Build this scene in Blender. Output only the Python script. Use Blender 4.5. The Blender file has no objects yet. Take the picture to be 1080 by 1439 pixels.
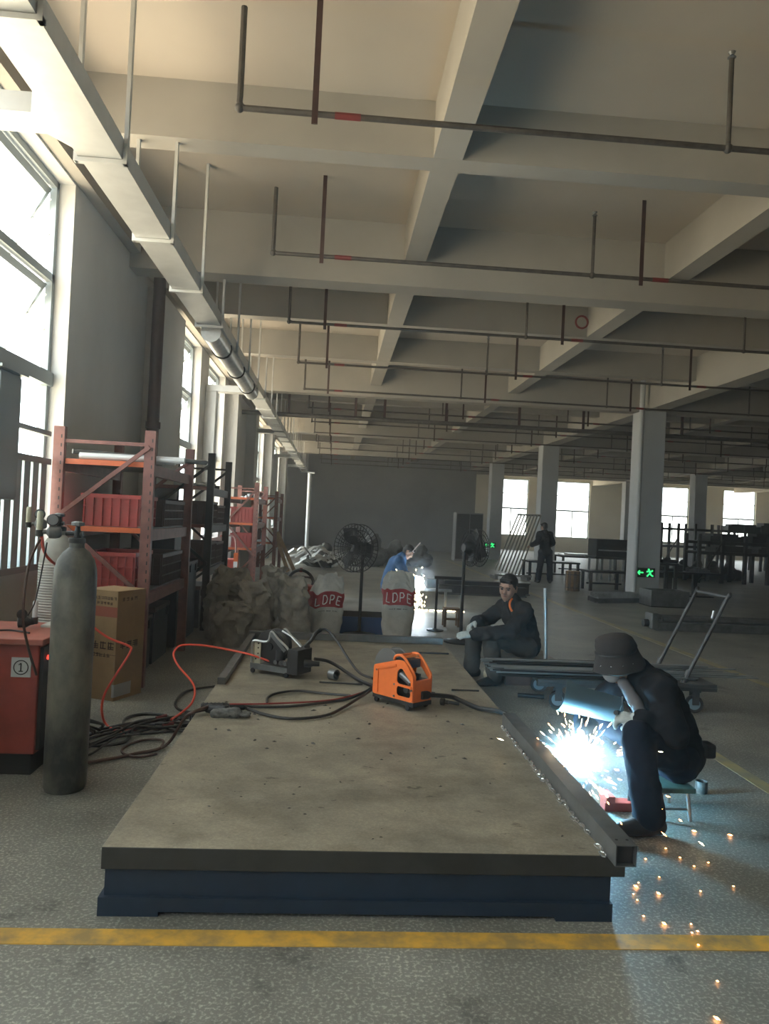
import bpy, bmesh, math, random
from math import sin, cos, pi, radians, hypot, atan2
from mathutils import Vector, Matrix, noise

SC = bpy.context.scene
COL = SC.collection
random.seed(7)

# ------------------------------------------------------------------ camera
CAM_H = 1.54
yaw, pitch, roll = radians(3.847), radians(0.539), 0.0476
fw = Vector((sin(yaw)*cos(pitch), cos(yaw)*cos(pitch), sin(pitch)))
rt = Vector((cos(yaw), -sin(yaw), 0))
dn = -rt.cross(fw)
rp = rt*cos(roll) - dn*sin(roll)
dp = rt*sin(roll) + dn*cos(roll)
cam_d = bpy.data.cameras.new('camera')
cam_d.sensor_fit = 'VERTICAL'; cam_d.sensor_height = 36.0
cam_d.lens = 36.0*1050/1439
cam_d.clip_start = 0.05; cam_d.clip_end = 300
cam = bpy.data.objects.new('camera', cam_d); COL.objects.link(cam)
M = Matrix((rp, -dp, -fw)).transposed().to_4x4()
M.translation = Vector((0, 0, CAM_H))
cam.matrix_world = M
SC.camera = cam

# ------------------------------------------------------------------ world: bright overcast sky, sunlit ground below the horizon
w = bpy.data.worlds.new('overcast_sky'); SC.world = w; w.use_nodes = True
nt = w.node_tree; nt.nodes.clear()
wo = nt.nodes.new('ShaderNodeOutputWorld'); bg = nt.nodes.new('ShaderNodeBackground')
tc = nt.nodes.new('ShaderNodeTexCoord'); sp = nt.nodes.new('ShaderNodeSeparateXYZ'); cr = nt.nodes.new('ShaderNodeValToRGB')
mr = nt.nodes.new('ShaderNodeMapRange'); mr.inputs[1].default_value = -1; mr.inputs[2].default_value = 1
cr.color_ramp.elements[0].position = 0.44; cr.color_ramp.elements[0].color = (1.0, 0.82, 0.56, 1)
cr.color_ramp.elements[1].position = 0.52; cr.color_ramp.elements[1].color = (0.76, 0.79, 0.78, 1)
nt.links.new(tc.outputs['Generated'], sp.inputs[0]); nt.links.new(sp.outputs['Z'], mr.inputs[0])
nt.links.new(mr.outputs[0], cr.inputs[0]); nt.links.new(cr.outputs[0], bg.inputs[0])
bg.inputs[1].default_value = 16.0
nt.links.new(bg.outputs[0], wo.inputs[0])
w.cycles.sampling_method = 'AUTOMATIC'

SC.view_settings.view_transform = 'Standard'; SC.view_settings.look = 'None'
SC.view_settings.gamma = 1.0; SC.view_settings.use_curve_mapping = False
SC.view_settings.exposure = -0.52
SC.cycles.max_bounces = 8; SC.cycles.diffuse_bounces = 5; SC.cycles.glossy_bounces = 3
SC.cycles.transparent_max_bounces = 8; SC.cycles.volume_bounces = 1
SC.cycles.sample_clamp_indirect = 6.0

# ------------------------------------------------------------------ materials
MATS = {}
def mat(name, col, rough=0.6, metal=0.0, var=0.0, vscale=3.0, col2=None, bump=0.0, bscale=30.0, emit=None, estr=0.0, spec=None, detail=5.0, stretch=None, alpha=None):
    if name in MATS: return MATS[name]
    m = bpy.data.materials.new(name); m.use_nodes = True
    t = m.node_tree; b = t.nodes['Principled BSDF']
    b.inputs['Base Color'].default_value = (*col, 1); b.inputs['Roughness'].default_value = rough; b.inputs['Metallic'].default_value = metal
    if spec is not None: b.inputs['Specular IOR Level'].default_value = spec
    if emit: b.inputs['Emission Color'].default_value = (*emit, 1); b.inputs['Emission Strength'].default_value = estr
    if alpha is not None: b.inputs['Alpha'].default_value = alpha
    if var > 0 or bump > 0:
        c = t.nodes.new('ShaderNodeTexCoord'); mp = t.nodes.new('ShaderNodeMapping')
        t.links.new(c.outputs['Object'], mp.inputs[0])
        if stretch: mp.inputs['Scale'].default_value = stretch
    if var > 0:
        n = t.nodes.new('ShaderNodeTexNoise'); n.inputs['Scale'].default_value = vscale; n.inputs['Detail'].default_value = detail; n.inputs['Roughness'].default_value = 0.62
        t.links.new(mp.outputs[0], n.inputs['Vector'])
        r = t.nodes.new('ShaderNodeValToRGB')
        c2 = col2 if col2 else tuple(max(0, x*(1-var)) for x in col)
        r.color_ramp.elements[0].position = 0.36; r.color_ramp.elements[0].color = (*c2, 1)
        r.color_ramp.elements[1].position = 0.62; r.color_ramp.elements[1].color = (*col, 1)
        t.links.new(n.outputs['Fac'], r.inputs[0]); t.links.new(r.outputs[0], b.inputs['Base Color'])
    if bump > 0:
        n2 = t.nodes.new('ShaderNodeTexNoise'); n2.inputs['Scale'].default_value = bscale; n2.inputs['Detail'].default_value = 4
        t.links.new(mp.outputs[0], n2.inputs['Vector'])
        bp = t.nodes.new('ShaderNodeBump'); bp.inputs['Strength'].default_value = bump; bp.inputs['Distance'].default_value = 0.02
        t.links.new(n2.outputs['Fac'], bp.inputs['Height']); t.links.new(bp.outputs[0], b.inputs['Normal'])
    MATS[name] = m
    return m

def floor_mat():
    m = bpy.data.materials.new('polished_concrete'); m.use_nodes = True; t = m.node_tree; b = t.nodes['Principled BSDF']
    c = t.nodes.new('ShaderNodeTexCoord')
    def nz(s, d, lo, hi, a, bb, rgh=0.6):
        n = t.nodes.new('ShaderNodeTexNoise'); n.inputs['Scale'].default_value = s; n.inputs['Detail'].default_value = d; n.inputs['Roughness'].default_value = rgh
        t.links.new(c.outputs['Object'], n.inputs['Vector'])
        r = t.nodes.new('ShaderNodeValToRGB'); r.color_ramp.elements[0].position = lo; r.color_ramp.elements[0].color = (*a, 1)
        r.color_ramp.elements[1].position = hi; r.color_ramp.elements[1].color = (*bb, 1)
        t.links.new(n.outputs['Fac'], r.inputs[0]); return r, n
    big, bn = nz(1.1, 6, 0.35, 0.68, (0.25, 0.25, 0.222), (0.50, 0.495, 0.435))
    speck, _ = nz(75, 2, 0.5, 0.74, (0.55, 0.55, 0.55), (1.35, 1.35, 1.3))
    stain, _ = nz(3.2, 8, 0.30, 0.42, (0.45, 0.45, 0.45), (1, 1, 1), 0.7)
    def mul(a, bb):
        x = t.nodes.new('ShaderNodeMix'); x.data_type = 'RGBA'; x.blend_type = 'MULTIPLY'; x.inputs['Factor'].default_value = 1
        t.links.new(a, x.inputs['A']); t.links.new(bb, x.inputs['B']); return x.outputs['Result']
    o = mul(mul(big.outputs[0], speck.outputs[0]), stain.outputs[0])
    t.links.new(o, b.inputs['Base Color'])
    rr = t.nodes.new('ShaderNodeMapRange'); rr.inputs[3].default_value = 0.32; rr.inputs[4].default_value = 0.62
    t.links.new(bn.outputs['Fac'], rr.inputs[0]); t.links.new(rr.outputs[0], b.inputs['Roughness'])
    bp = t.nodes.new('ShaderNodeBump'); bp.inputs['Strength'].default_value = 0.12; bp.inputs['Distance'].default_value = 0.01
    t.links.new(bn.outputs['Fac'], bp.inputs['Height']); t.links.new(bp.outputs[0], b.inputs['Normal'])
    return m

def glass_mat():
    m = bpy.data.materials.new('window_glass'); m.use_nodes = True; t = m.node_tree; t.nodes.clear()
    o = t.nodes.new('ShaderNodeOutputMaterial'); mx = t.nodes.new('ShaderNodeMixShader'); tr = t.nodes.new('ShaderNodeBsdfTransparent'); g = t.nodes.new('ShaderNodeBsdfGlossy')
    g.inputs['Roughness'].default_value = 0.05; tr.inputs[0].default_value = (0.93, 0.96, 0.97, 1); mx.inputs[0].default_value = 0.06
    t.links.new(tr.outputs[0], mx.inputs[1]); t.links.new(g.outputs[0], mx.inputs[2]); t.links.new(mx.outputs[0], o.inputs[0])
    return m

M_FLOOR = floor_mat()
M_GLASS = glass_mat()
M_CEIL = mat('painted_slab', (0.50, 0.445, 0.375), 0.85, var=0.08, vscale=0.8)
M_BEAM = mat('painted_beam_plaster', (0.395, 0.375, 0.335), 0.8, var=0.10, vscale=1.2)
M_WALL = mat('painted_wall', (0.64, 0.64, 0.625), 0.75, var=0.10, vscale=0.9)
M_WALLW = mat('cream_wall', (0.66, 0.64, 0.56), 0.75, var=0.08, vscale=0.7)
M_WALLD = mat('grey_partition', (0.25, 0.255, 0.25), 0.8, var=0.2, vscale=0.35)
M_COLUMN = mat('painted_column', (0.52, 0.545, 0.56), 0.7, var=0.10, vscale=0.8)
M_ALU = mat('grey_aluminium', (0.30, 0.35, 0.37), 0.45, 0.3)
M_SLAT = mat('pale_blue_slat', (0.42, 0.50, 0.53), 0.5)
M_WHITEM = mat('white_metal', (0.8, 0.82, 0.82), 0.4)
M_GALV = mat('galvanised', (0.62, 0.64, 0.64), 0.36, 0.75, var=0.2, vscale=9)
M_TRAY = mat('tray_galvanised', (0.66, 0.67, 0.66), 0.42, 0.45, var=0.10, vscale=5)
M_PIPE = mat('sprinkler_pipe', (0.12, 0.11, 0.10), 0.5, 0.4, var=0.3, vscale=12)
M_REDOX = mat('red_oxide', (0.055, 0.026, 0.023), 0.55, var=0.2, vscale=10)
M_REDTAPE = mat('red_band', (0.18, 0.03, 0.03), 0.5)
M_YELLOW = mat('yellow_floor_paint', (0.74, 0.42, 0.06), 0.55, var=0.45, vscale=9, col2=(0.36, 0.25, 0.09), detail=8)
M_YELLOWW = mat('worn_yellow_paint', (0.42, 0.36, 0.17), 0.5, var=0.5, vscale=5, col2=(0.28, 0.27, 0.2), detail=8)
M_ORANGE = mat('orange_rack_paint', (0.66, 0.15, 0.05), 0.45, var=0.15, vscale=8)
M_RUST = mat('faded_rack_red', (0.24, 0.10, 0.085), 0.5, var=0.3, vscale=9)
M_CRATE = mat('red_plastic', (0.42, 0.065, 0.06), 0.45, var=0.15, vscale=7)
M_CRATED = mat('dark_crate_plastic', (0.075, 0.045, 0.04), 0.5, var=0.3, vscale=7)
M_BLACK = mat('black_rubber', (0.016, 0.016, 0.017), 0.55)
M_DARK = mat('dark_steel', (0.045, 0.047, 0.05), 0.45, 0.5, var=0.3, vscale=10)
M_STEEL = mat('mill_steel', (0.22, 0.23, 0.235), 0.42, 0.6, var=0.3, vscale=8)
M_BLUE = mat('blue_base_paint', (0.010, 0.028, 0.055), 0.6, var=0.25, vscale=4)

# ------------------------------------------------------------------ mesh helpers
class MB:
    def __init__(s): s.v = []; s.f = []; s.m = []; s.cur = 0
    def add(s, vs, fs, mi=None):
        n = len(s.v); s.v += [tuple(x) for x in vs]
        s.f += [tuple(i+n for i in q) for q in fs]; s.m += [s.cur if mi is None else mi]*len(fs)
        return s
    def box(s, a, b, T=None):
        x0, y0, z0 = a; x1, y1, z1 = b
        vs = [Vector(p) for p in ((x0,y0,z0),(x1,y0,z0),(x1,y1,z0),(x0,y1,z0),(x0,y0,z1),(x1,y0,z1),(x1,y1,z1),(x0,y1,z1))]
        if T: vs = [T @ p for p in vs]
        return s.add(vs, [(3,2,1,0),(4,5,6,7),(0,1,5,4),(1,2,6,5),(2,3,7,6),(3,0,4,7)])
    def bar(s, p, q, w, h, up=(0,0,1)):
        p, q = Vector(p), Vector(q); d = (q-p).normalized(); u = Vector(up)
        if abs(d.dot(u)) > 0.98: u = Vector((0,1,0))
        r = d.cross(u).normalized()*(w/2); u = r.normalized().cross(d)*(h/2)
        vs = [p-r-u, p+r-u, p+r+u, p-r+u, q-r-u, q+r-u, q+r+u, q-r+u]
        return s.add(vs, [(0,1,2,3),(7,6,5,4),(0,4,5,1),(1,5,6,2),(2,6,7,3),(3,7,4,0)])
    def tube(s, pts, r, n=8, cap=True, closed=False):
        pts = [Vector(p) for p in pts]; k = len(pts); rs = r if isinstance(r, (list, tuple)) else [r]*k
        up = None; vs = []
        for i, p in enumerate(pts):
            if closed: d = pts[(i+1) % k]-pts[i-1]
            else: d = pts[min(i+1, k-1)]-pts[max(i-1, 0)]
            d = d.normalized() if d.length > 1e-9 else Vector((0,0,1))
            if up is None: up = Vector((0,0,1)) if abs(d.z) < 0.9 else Vector((1,0,0))
            a = d.cross(up)
            if a.length < 1e-6: a = d.orthogonal()
            a.normalize(); up = a.cross(d)
            vs += [p + (a*cos(2*pi*j/n) + up*sin(2*pi*j/n))*rs[i] for j in range(n)]
        fs = []
        for i in range(k if closed else k-1):
            i2 = (i+1) % k
            fs += [(i*n+j, i*n+(j+1) % n, i2*n+(j+1) % n, i2*n+j) for j in range(n)]
        if cap and not closed: fs += [tuple(range(n-1, -1, -1)), tuple((k-1)*n+j for j in range(n))]
        return s.add(vs, fs)
    def lathe(s, prof, o=(0,0,0), axis=(0,0,1), n=20, cap=True):
        o = Vector(o); ax = Vector(axis).normalized(); a = ax.orthogonal().normalized(); b = ax.cross(a)
        vs = []
        for r, h in prof: vs += [o + ax*h + (a*cos(2*pi*j/n)+b*sin(2*pi*j/n))*r for j in range(n)]
        fs = []
        for i in range(len(prof)-1): fs += [(i*n+j, i*n+(j+1) % n, (i+1)*n+(j+1) % n, (i+1)*n+j) for j in range(n)]
        if cap: fs += [tuple(range(n-1, -1, -1)), tuple((len(prof)-1)*n+j for j in range(n))]
        return s.add(vs, fs)
    def torus(s, c, R, r, axis=(0,0,1), n=24, k=6):
        c = Vector(c); ax = Vector(axis).normalized(); a = ax.orthogonal().normalized(); b = ax.cross(a)
        return s.tube([c + (a*cos(2*pi*i/n)+b*sin(2*pi*i/n))*R for i in range(n)], r, k, closed=True)
    def ball(s, c, r, n=12, k=8, sc=(1,1,1), T=None):
        c = Vector(c); vs = []; fs = []
        for i in range(k+1):
            th = pi*i/k
            for j in range(n):
                p = Vector((sin(th)*cos(2*pi*j/n)*sc[0], sin(th)*sin(2*pi*j/n)*sc[1], cos(th)*sc[2]))*r
                if T: p = T @ p
                vs.append(c+p)
        for i in range(k): fs += [(i*n+j, (i+1)*n+j, (i+1)*n+(j+1) % n, i*n+(j+1) % n) for j in range(n)]
        return s.add(vs, fs)
    def prism(s, poly, T, th):
        # poly: 2D outline (ccw), extruded along local z by th; T maps to world
        n = len(poly)
        vs = [T @ Vector((x, y, 0)) for x, y in poly] + [T @ Vector((x, y, th)) for x, y in poly]
        return s.add(vs, [tuple(range(n-1, -1, -1)), tuple(range(n, 2*n))] + [(i, (i+1) % n, n+(i+1) % n, n+i) for i in range(n)])
    def mesh(s, name):
        me = bpy.data.meshes.new(name); me.from_pydata(s.v, [], s.f); me.update(); return me
    def build(s, name, m, parent=None, smooth=False, bevel=0.0):
        me = s.mesh(name)
        ms = m if isinstance(m, (list, tuple)) else [m]
        for x in ms: me.materials.append(x)
        if len(ms) > 1: me.polygons.foreach_set('material_index', s.m)
        bm = bmesh.new(); bm.from_mesh(me); bmesh.ops.recalc_face_normals(bm, faces=bm.faces); bm.to_mesh(me); bm.free()
        if smooth:
            me.polygons.foreach_set('use_smooth', [True]*len(me.polygons))
            try: me.set_sharp_from_angle(angle=radians(42))
            except Exception: pass
        o = bpy.data.objects.new(name, me); COL.objects.link(o)
        if parent: attach(o, parent)
        if bevel > 0:
            bv = o.modifiers.new('edge', 'BEVEL'); bv.width = bevel; bv.segments = 2; bv.limit_method = 'ANGLE'
        return o

def attach(o, parent):
    o.parent = parent
    o.matrix_parent_inverse = parent_world(parent).inverted()
def parent_world(p):
    m = p.matrix_basis.copy()
    if p.parent: m = parent_world(p.parent) @ p.matrix_parent_inverse @ m
    return m
def tag(o, label=None, cat=None, group=None, kind=None):
    if label: o['label'] = label
    if cat: o['category'] = cat
    if group: o['group'] = group
    if kind: o['kind'] = kind
    return o
def empty(name, loc, label=None, cat=None, group=None):
    o = bpy.data.objects.new(name, None); COL.objects.link(o); o.location = loc; o.empty_display_size = 0.1
    return tag(o, label, cat, group)
def struct(name, mb, m, label=None, parent=None, smooth=False, bevel=0):
    o = mb.build(name, m, parent, smooth, bevel)
    if not parent: tag(o, label, None, None, 'structure')
    return o
def copy_tree(o, parent=None):
    c = o.copy(); COL.objects.link(c)
    if parent: c.parent = parent
    for ch in list(o.children): copy_tree(ch, c)
    return c
def spline(pts, n=8):
    pts = [Vector(p) for p in pts]; out = []
    for i in range(len(pts)-1):
        a, b, c, d = pts[max(i-1, 0)], pts[i], pts[i+1], pts[min(i+2, len(pts)-1)]
        for k in range(n):
            t = k/n
            out.append(0.5*((2*b)+(c-a)*t+(2*a-5*b+4*c-d)*t*t+(3*b-a-3*c+d)*t*t*t))
    out.append(pts[-1]); return out
def frame(o, x, y):
    x = Vector(x).normalized(); y = Vector(y); z = x.cross(y).normalized(); y = z.cross(x)
    m = Matrix((x, y, z)).transposed().to_4x4(); m.translation = Vector(o); return m
def rotz(a, loc=(0,0,0)):
    m = Matrix.Rotation(a, 4, 'Z'); m.translation = Vector(loc); return m

# ------------------------------------------------------------------ the building
WX = -2.45            # inner face of the window wall
XR, YB, YF, YP = 34.0, -9.0, 46.0, 38.0
ZC = 4.98
struct('floor', MB().box((WX-0.25, YB-0.2, -0.2), (XR, YF+0.2, 0)), M_FLOOR, 'grey polished concrete floor of the workshop hall')
struct('ceiling', MB().box((WX-0.25, YB-0.2, ZC), (XR, YF+0.2, ZC+0.2)), M_CEIL, 'pale painted concrete slab above the beams')
# floor paint
struct('trim_1', MB().box((WX+0.6, 2.69, 0.0), (9.0, 2.79, 0.003)), M_YELLOW, 'bright yellow painted floor line in front of the platform')
struct('trim_2', MB().box((2.68, 2.79, 0.0), (2.78, 6.0, 0.003)), M_YELLOWW, 'worn yellow floor line running behind the stool')
struct('trim_3', MB().box((4.52, 2.79, 0.0), (4.64, 30, 0.003)), M_YELLOWW, 'long worn yellow floor line along the open aisle')
# window wall with openings (y0, y1); sill z, head z
WINS = [(-1.6, 1.9), (3.1, 6.86), (11.2, 13.3), (14.1, 16.15), (22.2, 25.1), (29.6, 32.2)]
SILL, HEAD = 0.99, 4.40
wl = MB()
wl.box((WX-0.2, YB, 0), (WX, YF, SILL)); wl.box((WX-0.2, YB, HEAD), (WX, YF, ZC))
e = YB
for a, b in WINS + [(YF, YF)]:
    if a > e: wl.box((WX-0.2, e, SILL), (WX, a, HEAD))
    e = b
struct('wall_left', wl, M_WALL, 'long plastered window wall beside the racks')
# far wall with windows
FW_ = [(9.95, 12.05), (13.85, 15.98), (20.4, 22.4), (24.66, 26.8), (30.2, 32.3)]
wf = MB(); wf.box((WX, YF, 0), (XR, YF+0.2, 0.9)); wf.box((WX, YF, 4.43), (XR, YF+0.2, ZC)); e = WX
for a, b in FW_ + [(XR, XR)]:
    wf.box((e, YF, 0.9), (a, YF+0.2, 4.43)); e = b
struct('wall_far', wf, M_WALLW, 'cream end wall with tall bright windows')
struct('wall_partition', MB().box((WX, YP, 0), (7.2, YP+0.2, ZC)), M_WALLD, 'blank dark grey partition wall behind the scrap piles')
struct('wall_right', MB().box((XR, YB, 0), (XR+0.2, YF, ZC)), M_WALLD, 'plain wall on the far side of the hall')
struct('wall_back', MB().box((WX, YB-0.2, 0), (XR, YB, ZC)), M_WALLD, 'plain wall behind the camera')
# beams
def beam(a, b, label): struct('ceiling_beam', MB().box(a, b), M_BEAM, label)
YM = [0.8+8*k for k in range(-1, 6)]
XM = [7.08, 16.3, 25.5]
for y in YM: beam((WX, y-0.16, 4.26), (XR, y+0.16, ZC), 'deep cross beam carried by the columns')
for y in [y0+d for y0 in YM for d in (2.67, 5.37)]:
    if y < YF: beam((WX, y-0.115, 4.51), (XR, y+0.115, ZC), 'shallow cross beam between two column lines')
for x in XM: beam((x-0.2, YB, 4.262), (x+0.2, YF, ZC), 'deep long beam running over a line of columns')
for x in (0.79, 3.9, 10.15, 13.25, 19.4, 22.5): beam((x-0.12, YB, 4.512), (x+0.12, YF, ZC), 'shallow long beam running the length of the ceiling')
beam((WX, YB, 4.42), (WX+0.12, YF, ZC), 'edge beam above the window heads')
# columns
for x in XM:
    for y in YM:
        if y > 7:
            cb = MB().box((x-0.28, y-0.44, 0), (x+0.28, y+0.12, 4.26))
            struct('column', cb, M_COLUMN, 'square painted concrete column of the hall', bevel=0.02)
# rain pipe on the face of the first column, seen beside it
rp_ = MB().tube([(6.72, 16.2, 0.02), (6.72, 16.2, 4.9)], 0.055, 10)
tag(rp_.build('drain_pipe', M_COLUMN, smooth=True), 'pale vertical drain pipe strapped to the nearest column', 'pipe')
# wall piers
struct('wall_pier', MB().box((WX, 9.5, 0), (-2.30, 11.1, 4.3)), M_WALL, 'broad pier of the window wall')
struct('wall_pier', MB().box((WX, 16.5, 0), (-2.2, 17.1, 4.3)), M_WALL, 'narrow pier of the window wall')
struct('wall_pier', MB().box((WX, 20.2, 0), (-2.2, 21.0, 4.3)), M_WALL, 'narrow pier of the window wall')
struct('wall_pier', MB().box((WX, 25.6, 0), (-2.2, 26.4, 4.3)), M_WALL, 'narrow pier of the window wall')
struct('wall_pier', MB().box((WX, 33.0, 0), (-2.2, 33.8, 4.3)), M_WALL, 'narrow pier of the window wall')

# windows of the left wall: sliding sashes below, a heavy transom, two tilted awning sashes above
def left_window(i, y0, y1, full):
    xg = WX-0.17
    fr = MB()
    fr.box((xg-0.03, y0, SILL), (xg+0.03, y0+0.06, HEAD)); fr.box((xg-0.03, y1-0.06, SILL), (xg+0.03, y1, HEAD))
    fr.box((xg-0.03, y0, HEAD-0.06), (xg+0.03, y1, HEAD)); fr.box((xg-0.03, y0, SILL), (xg+0.03, y1, SILL+0.06))
    fr.box((xg-0.05, y0, 2.58), (xg+0.06, y1, 2.70)); fr.box((xg-0.03, y0, 3.50), (xg+0.03, y1, 3.57))
    n = max(2, round((y1-y0)/0.62))
    for k in range(1, n):
        y = y0+(y1-y0)*k/n; fr.box((xg-0.02, y-0.02, SILL), (xg+0.02, y+0.02, 2.6))
    root = struct('window_%d' % i, fr, M_ALU, 'tall aluminium window with tilted awning sashes in the window wall')
    for k in range(n):
        a = y0+0.06+(y1-y0-0.12)*k/n; b = y0+0.06+(y1-y0-0.12)*(k+1)/n
        MB().box((xg-0.004, a, SILL+0.06), (xg+0.004, b, 2.58)).build('pane', M_GLASS, root)
    m = 2 if (y1-y0) > 2.4 else 1
    for zt, zb in ((HEAD-0.08, 3.60), (3.48, 2.72)):
        for k in range(m):
            a = y0+0.07+(y1-y0-0.14)*k/m; b = y0+0.07+(y1-y0-0.14)*(k+1)/m-0.02
            L = zt-zb; th = radians(28)
            T = Matrix.Translation((xg-0.02, 0, zt)) @ Matrix.Rotation(th, 4, 'Y')
            s = MB()
            s.box((-0.02, a, -0.06), (0.02, b, 0), T); s.box((-0.02, a, -L), (0.02, b, -L+0.06), T)
            s.box((-0.02, a, -L), (0.02, a+0.05, 0), T); s.box((-0.02, b-0.05, -L), (0.02, b, 0), T)
            so = s.build('awning_sash', M_ALU, root)
            MB().box((-0.004, a+0.05, -L+0.06), (0.004, b-0.05, -0.06), T).build('pane', M_GLASS, so)
            if full:
                for yy in (a+0.02, b-0.02):
                    p1 = Vector((xg, yy, zt-0.10)); p2 = Vector((xg, yy, zt-0.42)); p3 = T @ Vector((0, yy, -0.30))
                    MB().tube([p1, p3, p2], 0.012, 6).build('stay_arm', M_WHITEM, root)
    return root
for i, (a, b) in enumerate(WINS): left_window(i+1, a, b, True)
# guard railing inside the near window
def railing(y0, y1):
    g = empty('guard_railing', (WX+0.05, (y0+y1)/2, SILL), 'blue-grey slatted guard railing inside the near window', 'railing')
    x = WX+0.03
    MB().box((x-0.02, y0, 1.86), (x+0.03, y1, 1.91)).build('top_rail', M_ALU, g)
    MB().box((x-0.02, y0, 2.10), (x+0.02, y1, 2.14)).build('upper_rail', M_ALU, g)
    MB().box((x-0.02, y0, SILL), (x+0.03, y1, SILL+0.05)).build('bottom_rail', M_ALU, g)
    y = y0+0.05; me = None
    while y < y1:
        if me is None:
            s = MB().box((x-0.005, -0.058, SILL+0.05), (x+0.02, 0.058, 1.86)).build('slat', M_SLAT); me = s.data
            s.location.y = y; attach(s, g)
        else:
            s = bpy.data.objects.new('slat', me); COL.objects.link(s); s.location.y = y; attach(s, g)
        y += 0.165
railing(3.15, 6.46)
# far wall windows
def far_window(i, x0, x1):
    y = YF+0.1; fr = MB()
    for a, b in (((x0, y-0.03, 0.9), (x0+0.06, y+0.03, 4.43)), ((x1-0.06, y-0.03, 0.9), (x1, y+0.03, 4.43)), ((x0, y-0.03, 4.37), (x1, y+0.03, 4.43)), ((x0, y-0.03, 0.9), (x1, y+0.03, 0.96)),
                 ((x0, y-0.03, 2.55), (x1, y+0.03, 2.65)), ((x0, y-0.03, 3.5), (x1, y+0.03, 3.55)), (((x0+x1)/2-0.03, y-0.03, 0.9), ((x0+x1)/2+0.03, y+0.03, 2.6))): fr.box(a, b)
    root = struct('window_%d' % i, fr, M_ALU, 'tall blown-out window in the cream end wall')
    xm = (x0+x1)/2
    for a, b, c, d in ((x0+.06, xm-.03, .96, 2.55), (xm+.03, x1-.06, .96, 2.55), (x0+.06, x1-.06, 2.65, 3.5), (x0+.06, x1-.06, 3.55, 4.37)):
        MB().box((a, y-0.004, c), (b, y+0.004, d)).build('pane', M_GLASS, root)
for i, (a, b) in enumerate(FW_): far_window(len(WINS)+1+i, a, b)

# ------------------------------------------------------------------ ceiling services
def cable_trunk():
    t = empty('cable_trunking', (-1.56, 3.0, 3.72), 'long galvanised cable trunking hung along the window wall', 'trunking')
    x0, x1, zb, zt = -1.70, -1.43, 3.715, 3.85
    y0, ye = -6.0, 37.5
    cuts = [y0] + [3.43+1.36*k for k in range(26)]
    first = None
    for a, b in zip(cuts[:-1], cuts[1:]):
        MB().box((x0, a, zb), (x1, b-0.004, zt)).build('trunking_section', M_TRAY, t)
        y = b
        h = MB()
        h.box((x0-0.02, y-0.022, zb-0.03), (x1+0.03, y+0.022, zb-0.003))
        hk = h.build('cradle', M_TRAY, t)
        top = ZC
        for yb in YM:
            if abs(y-yb) < 0.35: top = 4.3
        MB().box((x1+0.005, y-0.02, zb-0.03), (x1+0.03, y+0.02, top)).build('hanger', M_TRAY, t)
        MB().box((x0-0.03, y-0.02, zb-0.03), (x0-0.005, y+0.02, top)).build('hanger', M_TRAY, t)
    for y in (4.42, 13.9, 20.6, 29.0, 34.5):
        b = MB(); b.box((WX+0.02, y-0.12, zb+0.01), (x0+0.01, y+0.12, zt-0.01))
        b.prism([(0, 0), (0.10, 0), (0, 0.16)], frame((x0-0.001, y+0.12, zb+0.01), (-1, 0, 0), (0, 1, 0)), -0.12)
        b.prism([(0, 0), (0.10, 0), (0, 0.16)], frame((x0-0.001, y-0.12, zb+0.01), (-1, 0, 0), (0, -1, 0)), 0.12)
        b.build('branch', M_TRAY, t)
        if y > 7: MB().box((WX+0.01, y-0.09, 1.3), (WX+0.2, y+0.09, zb+0.01)).build('riser', M_TRAY, t)
    # dark ducts clamped along the trunk farther down the hall
    MB().tube([(-1.565, 9.0, zb-0.05), (-1.565, 13.4, zb-0.05)], 0.12, 14).build('round_duct', M_GALV, t, True)
    for y in (9.9, 11.3, 12.7): MB().tube([(-1.565, y-0.02, zb-0.05), (-1.565, y+0.02, zb-0.05)], 0.135, 14).build('duct_clamp', M_DARK, t, True)
cable_trunk()

def sprinkler_run(y, k):
    z = 4.17; xs = -0.74; r = 0.021 if k < 2 else 0.02
    t = empty('sprinkler_pipe', (xs, y, z), 'dark sprinkler pipe run hung across under the beams', 'pipe', 'sprinkler pipe runs under the ceiling')
    xe = 33.0
    MB().tube([(xs, y, z), (xe, y, z)], r, 8).build('pipe_run', M_PIPE, t, True)
    MB().tube(spline([(xs, y, 4.83), (xs, y, 4.3), (xs-0.0, y, z+0.03), (xs+0.03, y, z)], 4), r, 8).build('end_drop', M_PIPE, t, True)
    MB().ball((xs, y, z), r*1.5, 10, 6).build('elbow', M_PIPE, t, True)
    top = ZC
    for yb in YM:
        if abs(y-yb) < 0.3: top = 4.3
    hx = -0.25
    while hx < xe:
        if not (k == 0 and 0 < hx < 4): MB().box((hx-0.02, y-0.03, z-0.08), (hx+0.02, y-0.022, top)).build('hanger_strap', M_REDOX, t)
        if hx < 16 and not (k == 0 and 0 < hx < 4): MB().tube([(hx+0.13, y, z), (hx+0.30, y, z)], r*1.12, 8).build('red_band', M_REDTAPE, t, True)
        hx = 3.06 if hx < 0 else hx+3.15
    ux = 2.55
    while ux < xe:
        s = MB().tube([(ux, y, z), (ux, y, 4.79)], r*0.85, 8).build('riser', M_PIPE, t, True)
        MB().lathe([(0.012, 0), (0.03, 0.012), (0.012, 0.03), (0.026, 0.05)], (ux, y, 4.78), n=8).build('sprinkler_head', M_STEEL, t)
        MB().ball((ux, y, z), r*1.6, 10, 6).build('tee', M_PIPE, t, True)
        ux += 3.15
for k in range(13): sprinkler_run(4.9+2.68*k, k)
fp = empty('fire_main', (0, 17.6, 4.1), 'thick horizontal fire main pipe crossing the hall', 'pipe')
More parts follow.
